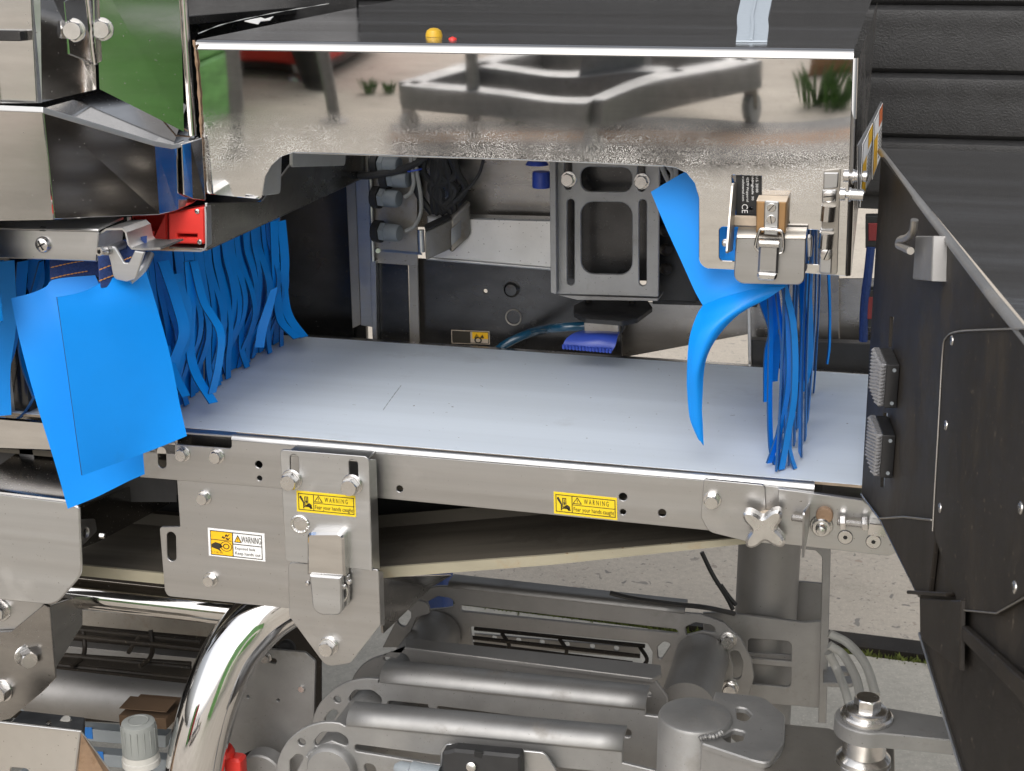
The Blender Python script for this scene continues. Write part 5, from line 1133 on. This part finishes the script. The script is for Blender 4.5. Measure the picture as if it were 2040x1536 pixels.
# ------------------------------------------------------------------ lower left: housing, tubes, valve, hopper
lh = T('lower_housing', 'brushed steel housing end with a large rounded corner at the left edge', 'machine housing', PY(80, 1200, -.06))
plate('end_plate', FY(-.06), [(-60, 977), (138, 1001, .006), (158, 1012, .004), (163, 1145, .036), (110, 1206, .03), (-60, 1190)], .003, M['brushed2'], lh, bev=.0015)
e0, e1 = PY(-60, 977, -.06), PY(140, 1001, -.06)
rows = [[e0, e1], [e0+V((0, .004, .003)), e1+V((0, .004, .003))], [e0+V((0, .03, .006)), e1+V((0, .03, .006))], [e0+V((0, .10, .012)), e1+V((0, .10, .012))]]
sheet('shelf', rows, .002, M['shadesteel'], lh, 10, 6)
xw2 = PY(-10, 1100, .62).x
box('light_block_body', (xw2-1.6, -.055, GZ+.12), (xw2, .62, -.03), M['rearsteel'], lh)  # unseen block added beyond the left edge to keep light out
plate('side_wall', FX(PY(157, 1050, -.058).x), [(160, 1010), (345, 935), (345, 1000), (200, 1078), (162, 1094)], .003, M['shadesteel'], lh)
plate('side_tab', FX(PY(157, 1050, -.058).x+.002), [(161, 1035), (190, 1034, .003), (194, 1058, .003), (162, 1090)], .002, M['brushed'], lh, [('c', 172, 1062, .006)])
bolt(PY(200, 1066, -.045), (1, 0, 0), .006, lh, .006, 0, name='stud')
plate('left_rail', FY(.0), [(-60, 828), (352, 861), (352, 908), (-60, 893)], .003, M['polished'], lh, bev=.002)
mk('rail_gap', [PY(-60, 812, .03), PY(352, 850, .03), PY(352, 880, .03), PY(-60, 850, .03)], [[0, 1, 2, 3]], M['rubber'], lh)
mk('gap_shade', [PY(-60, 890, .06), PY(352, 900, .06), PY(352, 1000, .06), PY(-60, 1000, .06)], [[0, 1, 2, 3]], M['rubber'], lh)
ct_ = T('cross_tube', 'polished horizontal steel tube behind the exposed belt plate', 'tube', PY(290, 1235, .05))
tube('tube', [PY(120, 1178, .05), PY(480, 1218, .05)], .0185, M['polished'], ct_, straight=True, seg=32)
lathe('end_neck', [(.016, 0), (.012, .012), (.012, .03)], PY(142, 1182, .05), (-.9, 0, -.3), M['brushed'], ct_)
sk_ = PY(250, 1390, .2); st_ = tube('support_tube', [PY(60, 1372, .2), PY(520, 1425, .2)], .031, M['blasted'], None, straight=True, seg=32); tag(st_, 'dull grey horizontal tube in the shade at the lower left', 'tube')
ch_ = T('curved_tube', 'large mirror polished bent tube sweeping down at the lower left', 'tube', PY(380, 1536, -.01))
cpts = [(700, 1120, .07), (610, 1172, .06), (530, 1222, .045), (468, 1290, .02), (430, 1370, .0), (404, 1450, -.015), (388, 1530, -.025), (380, 1620, -.03), (378, 1720, -.03)]
tube('bend', [PY(*q) for q in cpts], .0345, M['chrome'], ch_, n=60, seg=44)
gp = T('gusset_plate', 'grey steel plate with small screws right of the bent tube', 'plate', PY(560, 1500, .10))
plate('plate', FY(.10), [(440, 1285), (608, 1300, .006), (628, 1318, .004), (625, 1440), (640, 1700), (440, 1700)], .004, M['castgrey'], gp, [('c', 494, 1388, .0022), ('c', 554, 1395, .0022), [(535, 1310), (552, 1313, .003), (550, 1323, .003), (535, 1320)]])
for p, s_ in (((530, 1309), .011), ((602, 1371), .008)): bolt(FY(.10).hit(*p), (0, -1, 0), s_, gp, s_*.5, 1 if s_ > .009 else 0)
for k, p in enumerate(((535, 1288), (573, 1292))): lathe('grommet', [(.012, 0), (.012, .006), (.009, .009)], PY(*p, .13), (0, -1, .3), M['rubber'], gp, seg=18)
lathe('end_disc', [(.001, -.002), (.027, -.002), (.029, 0), (.029, .02)], PY(520, 1545, .05), (0, 1, 0), M['castgrey'], gp, seg=30)
lathe('disc_ring', [(.034, 0), (.034, .004), (.029, .005)], PY(520, 1545, .07), (0, 1, 0), M['hole'], gp, seg=30)
rc = T('red_connector', 'bright red connector beside the bent tube at the bottom edge', 'connector', PY(465, 1536, .0))
box('body', PY(447, 1560, .0), PY(447, 1560, .0)+V((.023, .02, .034)), M['red'], rc, .004)
lathe('collar', [(.008, 0), (.010, .003), (.010, .012), (.006, .014)], PY(456, 1505, .01), (-.3, -.4, 1), M['red'], rc, seg=18)
mp = T('mount_bracket', 'dark polished mounting bracket with hex bolts at the lower left edge', 'bracket', PY(60, 1420, -.03))
plate('upper_leaf', FY(-.02), [(-60, 1180), (90, 1200), (55, 1245), (20, 1262), (-60, 1262)], .004, M['brushed'], mp)
plate('lower_leaf', FY(-.026), [(-60, 1262), (22, 1258), (88, 1204), (98, 1210), (110, 1352, .004), (85, 1378), (20, 1432), (-60, 1450)], .004, M['shadesteel'], mp)
plate('side_leaf', FX(PY(98, 1280, -.026).x), [(98, 1208), (165, 1185), (165, 1245), (112, 1330)], .003, M['shadesteel'], mp)
bolt(FY(-.026).hit(50, 1305), (.75, -.65, 0), .019, mp, .014, 2); bolt(FY(-.026).hit(4, 1375), (0, -1, 0), .021, mp, .01, 1); bolt(FY(-.02).hit(0, 1214), (0, -1, 0), .021, mp, .01, 1)
hp_ = T('hopper', 'spotted steel hopper corner with rusty inner face at the bottom left', 'hopper', PY(80, 1536, -.09))
plate('front_wall', FY(-.09), [(-60, 1432), (160, 1457), (143, 1700), (-60, 1700)], .003, M['hopper'], hp_, [('s', 28, 1538, 50, 1540, .006)], bev=.001)
quad3('side_wall', [(162, 1459, -.09), (222, 1541, -.06), (300, 1700, -.04), (140, 1700, -.088)], .003, 'rusty', hp_)
tube('corner_weld', [PY(160, 1458, -.0905), PY(152, 1520, -.0905), (PY(143, 1640, -.0905))], .0014, M['brushed2'], hp_, straight=True, seg=8)
tube('rim', [PY(-60, 1432, -.091), PY(161, 1457, -.091), PY(222, 1541, -.061), PY(290, 1690, -.04)], .0013, M['brushed2'], hp_, straight=True, seg=8)
vl = T('solenoid_valve', 'black valve block with a round silver button behind the hopper', 'valve', PY(100, 1470, .0))
zv = PY(100, 1470, .0).z
facets('block', [(22, 1440, .0), (165, 1455, .0), (168, 1500, .0), (22, 1490, .0), (45, 1416, .05), (170, 1430, .05)], [[0, 1, 2, 3], [0, 1, 5, 4], [1, 2, 5]], M['black'], vl, .002)
fz_ = PY(131, 1436, .03); lathe('button', [(.001, .0025), (.0065, .0022), (.007, -.004)], fz_, (0, -.5, .9), M['padgrey'], vl, seg=20); lathe('screw', [(.003, -.002), (.003, .003), (.001, .0035)], PY(98, 1442, .01), (0, -.5, .9), M['bolt'], vl, seg=12)
kb_ = T('regulator_knob', 'pale grey ribbed regulator knob in front of the bent tube', 'regulator', PY(272, 1536, -.03))
c = PY(275, 1437, -.03)
lathe('knob', [(.001, .0008), (.010, .001), (.0165, .0005), (.0195, -.001), (.0202, -.004), (.0212, -.036), (.0214, -.04)], c, (0, 0, 1), M['knobgrey'], kb_, seg=40)
for k in range(16):
    a = 2*math.pi*k/16; p = c+V((.0208*math.cos(a), .0208*math.sin(a), -.02)); obox('rib', p+V((-.0006, -.0006, -.016)), (.0012, 0, 0), (0, .0012, 0), (0, 0, .03), M['knobgrey'], kb_, .0003)
lathe('ring', [(.0214, -.0405), (.0216, -.048), (.0225, -.0485), (.0228, -.056), (.02, -.057)], c, (0, 0, 1), M['padgrey'], kb_, seg=40)
tube('embossed_ring', [c+V((.012*math.cos(k*.393), .012*math.sin(k*.393), .0012)) for k in range(17)], .0007, M['knobgrey'], kb_, n=40, seg=6)
bx = T('cardboard_box', 'small brown cardboard box behind the grey regulator knob', 'box', PY(290, 1440, .12))
obox('body', PY(238, 1446, .12), PY(332, 1454, .12)-PY(238, 1446, .12), (0, .06, 0), (0, 0, .016), M['card'], bx)
obox('flap', PY(238, 1411, .12)+V((0, -.001, 0)), PY(332, 1419, .12)-PY(238, 1411, .12), (0, .03, .002), (0, 0, .001), M['card'], bx)
sv = T('tool_shelf', 'shaded shelf of pale boards marked with blue tape at the lower left', 'shelf', PY(170, 1500, .35))
for k, y0 in enumerate((1392, 1440, 1488, 1536)): 
    plate('board', FY(.33+.0*k), [(40, y0), (330, y0+26), (330, y0+50), (40, y0+24)], .02, M['greyplastic'], sv)
    plate('tape', FY(.329), [(143+k*22, y0+9), (161+k*22, y0+10), (163+k*22, y0+33), (147+k*22, y0+31)], .001, M['tape'], sv)
wb2 = T('wire_tray', 'dark wire cable tray in the shade below the polished tube', 'cable tray', PY(220, 1350, .3))
for (a, b, y) in (((120, 1250), (400, 1278), .27), ((118, 1264), (400, 1293), .26), ((90, 1302), (380, 1330), .24), ((90, 1322), (380, 1352), .23), ((60, 1300), (380, 1322), .30)): tube('wire', [PY(*a, y), PY(*b, y)], .0033, M['darksteel'], wb2, straight=True, seg=8)
for x in (165, 300): tube('wire', [PY(x, 1255, .27), PY(x+4, 1290, .26), PY(x-2, 1312, .24), PY(x-22, 1328, .22)], .0034, M['darksteel'], wb2, n=14, seg=8); tube('wire', [PY(x-20, 1266, .27), PY(x-35, 1285, .26), PY(x-44, 1300, .26)], .0034, M['darksteel'], wb2, n=10, seg=8)
bl = T('belly_panel', 'dark steel belly panels closing the machine below the left tunnel', 'panel', PY(200, 1500, .45))
plate('panel', FY(.46), [(-200, 1060), (640, 1120), (640, 1460), (-200, 1420)], .003, M['darksteel'], bl)
plate('beam', FY(.33), [(100, 1210), (480, 1242), (480, 1275), (100, 1240)], .02, M['dullsteel'], bl)
plate('beam', FY(.40), [(0, 1275), (480, 1320), (480, 1340), (0, 1298)], .02, M['blasted'], bl)
ds = facets('guard_sheet', [(752, 1150, .10), (900, 1146, .34), (860, 1170, .34), (764, 1262, .10)], [[0, 1, 2, 3]], M['shadesteel'], None, 0, .003); tag(ds, 'dark angled guard sheet beside the latch keeper', 'guard')
pc = T('plug_connector', 'black plug connector with grey cable gland at the bottom edge', 'connector', PY(960, 1536, -.06))
plate('carrier_plate', FY(-.045), [(878, 1495, .008), (890, 1482, .008), (1085, 1500, .01), (1108, 1536, .01), (1112, 1640), (870, 1640)], .003, M['brushed2'], pc)
plate('plug_body', FY(-.062), [(880, 1500, .003), (905, 1494, .003), (1036, 1506, .003), (1042, 1640), (872, 1640)], .016, M['rubber'], pc, bev=.003)
plate('plug_notch', FY(-.0625), [(945, 1496), (962, 1500), (960, 1512), (944, 1508)], .004, M['hole'], pc)
lathe('gland', [(.004, 0), (.0085, .006), (.009, .018), (.0115, .020), (.0115, .036), (.0125, .038), (.0125, .052)], PY(786, 1528, -.058), (1, 0, -.1), M['greyplastic'], pc, seg=20)
lathe('plug_screw', [(.0055, -.002), (.0055, .004), (.003, .005)], PY(940, 1526, -.064), (0, -1, .2), M['bolt'], pc, seg=14)

# ------------------------------------------------------------------ yard in front of the machine, seen mirrored in the hood
def refl(px, py, z, fr_=HP):
    d = ray(px, py); p = fr_.hit(px, py); q = d-2*d.dot(fr_.n)*fr_.n; t_ = (z-p.z)/q.z; return p+q*t_
tz_ = GZ+.16
A, B_, C_, D_ = refl(822, 205, tz_), refl(1205, 250, tz_), refl(1485, 170, tz_), refl(1090, 132, tz_)
tr = T('steel_trolley', 'low grey steel trolley frame on castors mirrored in the hood', 'trolley', V(((A.x+C_.x)/2, (A.y+C_.y)/2, GZ)))
sz = (B_-A).length*.115
for a, b in ((A, B_), (B_, C_), (C_, D_), (D_, A), (A.lerp(D_, .5), B_.lerp(C_, .5))):
    d = b-a; w = V((-d.y, d.x, 0)).normalized()*sz; obox('beam', a-w/2, d, w, (0, 0, sz), M['castgrey'], tr, .004)
for p in (A, B_, C_, D_):
    r_ = (p.z-GZ)*.42; lathe('castor', [(r_*.3, -.022), (r_, -.02), (r_, .02), (r_*.3, .022)], V((p.x, p.y, GZ+r_)), (B_-A).normalized(), M['tyre'], tr, seg=24)
    box('fork', V((p.x-.03, p.y-.03, GZ+r_)), V((p.x+.03, p.y+.03, p.z+.002)), M['brushed'], tr, .004)
m_ = A.lerp(C_, .62); h_ = sz*3; box('column', V((m_.x-sz*1.2, m_.y-sz*.9, m_.z)), V((m_.x+sz*1.2, m_.y+sz*.9, m_.z+h_)), M['castgrey'], tr, .006)
for k, (px, py, lb) in enumerate(((652, 248, 'slim grey yard post, middle one mirrored in the hood'), (478, 300, 'slim grey yard post, leftmost one mirrored in the hood'), (958, 290, 'slim grey yard post, rightmost one mirrored in the hood'))):
    p = refl(px, py, GZ); w_ = .014*(p-CAM).length/2
    t = T('yard_post', lb, 'post', p, 'yard posts'); lathe('shaft', [(w_, 0), (w_, 1.3), (w_*.6, 1.31)], p, (0, 0, 1), M['blasted'], t, seg=14); lathe('foot', [(w_*2.4, 0), (w_*2.4, .012), (w_*1.1, .016)], p, (0, 0, 1), M['blasted'], t, seg=14)
p = refl(540, 172, GZ); rm = T('red_machine', 'bright red machine on levelling feet mirrored in the hood', 'machine', p)
q = refl(440, 150, GZ); w_ = (p-q); box('body', V((p.x-.9, p.y-1.3, GZ+.1)), V((p.x+.25, p.y, GZ+1.3)), M['red'], rm, .02); box('plinth', V((p.x-.8, p.y-1.2, GZ+.03)), V((p.x+.2, p.y-.1, GZ+.1)), M['black'], rm, .02)
for dx in (-.7, .1): lathe('foot', [(.06, 0), (.05, .02), (.015, .04), (.015, .2)], V((p.x+dx, p.y-.08, GZ)), (0, 0, 1), M['brushed2'], rm, seg=14)
p = refl(400, 262, GZ); gm = T('green_crate', 'green plastic crate stack mirrored in the left end of the hood', 'crate', p)
for k in range(4): box('crate', V((p.x-.5, p.y-.5, GZ+.3*k)), V((p.x+.0, p.y, GZ+.3*k+.29)), M['green'], gm, .02)
p = refl(1640, 150, GZ); tb_ = T('timber_block', 'brown timber block on the yard mirrored in the hood', 'timber', p); box('block', V((p.x-.12, p.y-.1, GZ)), V((p.x+.12, p.y+.1, GZ+.1)), M['timber'], tb_, .006); box('batten', V((p.x-.1, p.y-.06, GZ+.1)), V((p.x+.1, p.y+.06, GZ+.13)), M['timber'], tb_, .004)
p = refl(620, 178, GZ); po = T('dark_bucket', 'dark tapered bucket on the yard mirrored in the hood', 'bucket', p); lathe('pail', [(.07, 0), (.11, .28), (.1, .28), (.065, .02)], p, (0, 0, 1), M['black'], po, seg=20); lathe('lid', [(.112, .281), (.112, .295), (.02, .3)], p, (0, 0, 1), M['greyplastic'], po, seg=20)
gr = random.Random(9)
for k, (px, py, s_) in enumerate(((1040, 250, .8), (1615, 205, 1.3), (1660, 215, 1.0), (735, 178, .6), (780, 176, .5), (1200, 125, .7))):
    p = refl(px, py, GZ); mb = MB()
    for i in range(60):
        a = gr.uniform(0, 6.28); r_ = gr.uniform(0, .07)*s_; q = p+V((r_*math.cos(a), r_*math.sin(a), 0)); h = gr.uniform(.05, .16)*s_; d = V((math.sin(a), -math.cos(a), 0))*.005; l = V((math.cos(a), math.sin(a), 0))*h*.4
        mb.add([q-d, q+d, q+l*.4+d*.6+V((0, 0, h*.7)), q+l+V((0, 0, h))], [[0, 1, 2], [0, 2, 3]])
    tag(mb.build('grass_tuft', M['grass']), ('grass tuft on the yard mirrored near the hood middle', 'largest grass tuft mirrored near the hood right end', 'second grass tuft mirrored near the hood right end', 'small grass tuft mirrored beside the bucket', 'smallest grass tuft mirrored beside the bucket', 'grass tuft mirrored behind the trolley')[k], 'grass tuft', 'grass tufts on the yard')
gt = T('green_tarp_load', 'large green tarpaulin covered load mirrored in the tower side', 'tarpaulin', V((1.7, -3.1, GZ)))
def tpt(u, w, z): return V((1.05+u, -3.7+w*1.5, GZ+z))
rows = [[tpt(.04*math.sin(k*1.7+j), j/4, z) for j in range(5)] for k, z in enumerate((0, .35, .7, 1.05, 1.3))]
rows += [[tpt(.5, j/4, 1.4+.04*math.sin(j*2)) for j in range(5)], [tpt(1.2, j/4, 1.3) for j in range(5)], [tpt(1.3, j/4, 0) for j in range(5)]]
sheet('tarpaulin', rows, .01, M['green'], gt, 40, 24)
for j in (.1, .6): tube('lashing', [tpt(-.05, j, 0), tpt(-.06, j, .7), tpt(-.03, j, 1.32), tpt(.5, j, 1.43)], .012, M['black'], gt, n=12, seg=6)

# small marks on the belt
for k, q in enumerate((((763, 817), (775, 800), (786, 785), (799, 768)), ((590, 766), (592, 767)), ((957, 768), (962, 770)), ((702, 806), (709, 807)), ((1455, 828), (1464, 827)))):
    tube('belt_mark', [PZ(*p, .0001) for p in q], .00025, M['greyplastic'], cv, n=26, seg=5, rad=(lambda u: .0004 if int(u*26) % 4 else .0001) if k == 0 else None)
# planks lying on the yard, mirrored low in the hood
for k, (y0, y1, m, lb) in enumerate(((252, 273, 'rubber', 'dark rubber strip on the yard mirrored low in the hood'), (275, 297, 'timber', 'rust brown plank on the yard mirrored low in the hood'), (299, 325, 'rubber', 'second dark strip on the yard mirrored lowest in the hood'))):
    a0, a1, b0, b1 = refl(780, y0+6, GZ), refl(780, y1+6, GZ), refl(1690, y0-10, GZ), refl(1690, y1-10, GZ)
    v = [a0, b0, b1, a1]; v = [p+V((0, 0, .004+.004*k)) for p in v]+[p+V((0, 0, .03+.004*k)) for p in v]
    tag(mk('yard_plank', v, [[0, 1, 2, 3], [4, 5, 6, 7], [0, 1, 5, 4], [1, 2, 6, 5], [2, 3, 7, 6], [3, 0, 4, 7]], M[m], None, smooth=False), lb, 'plank', 'planks on the yard')
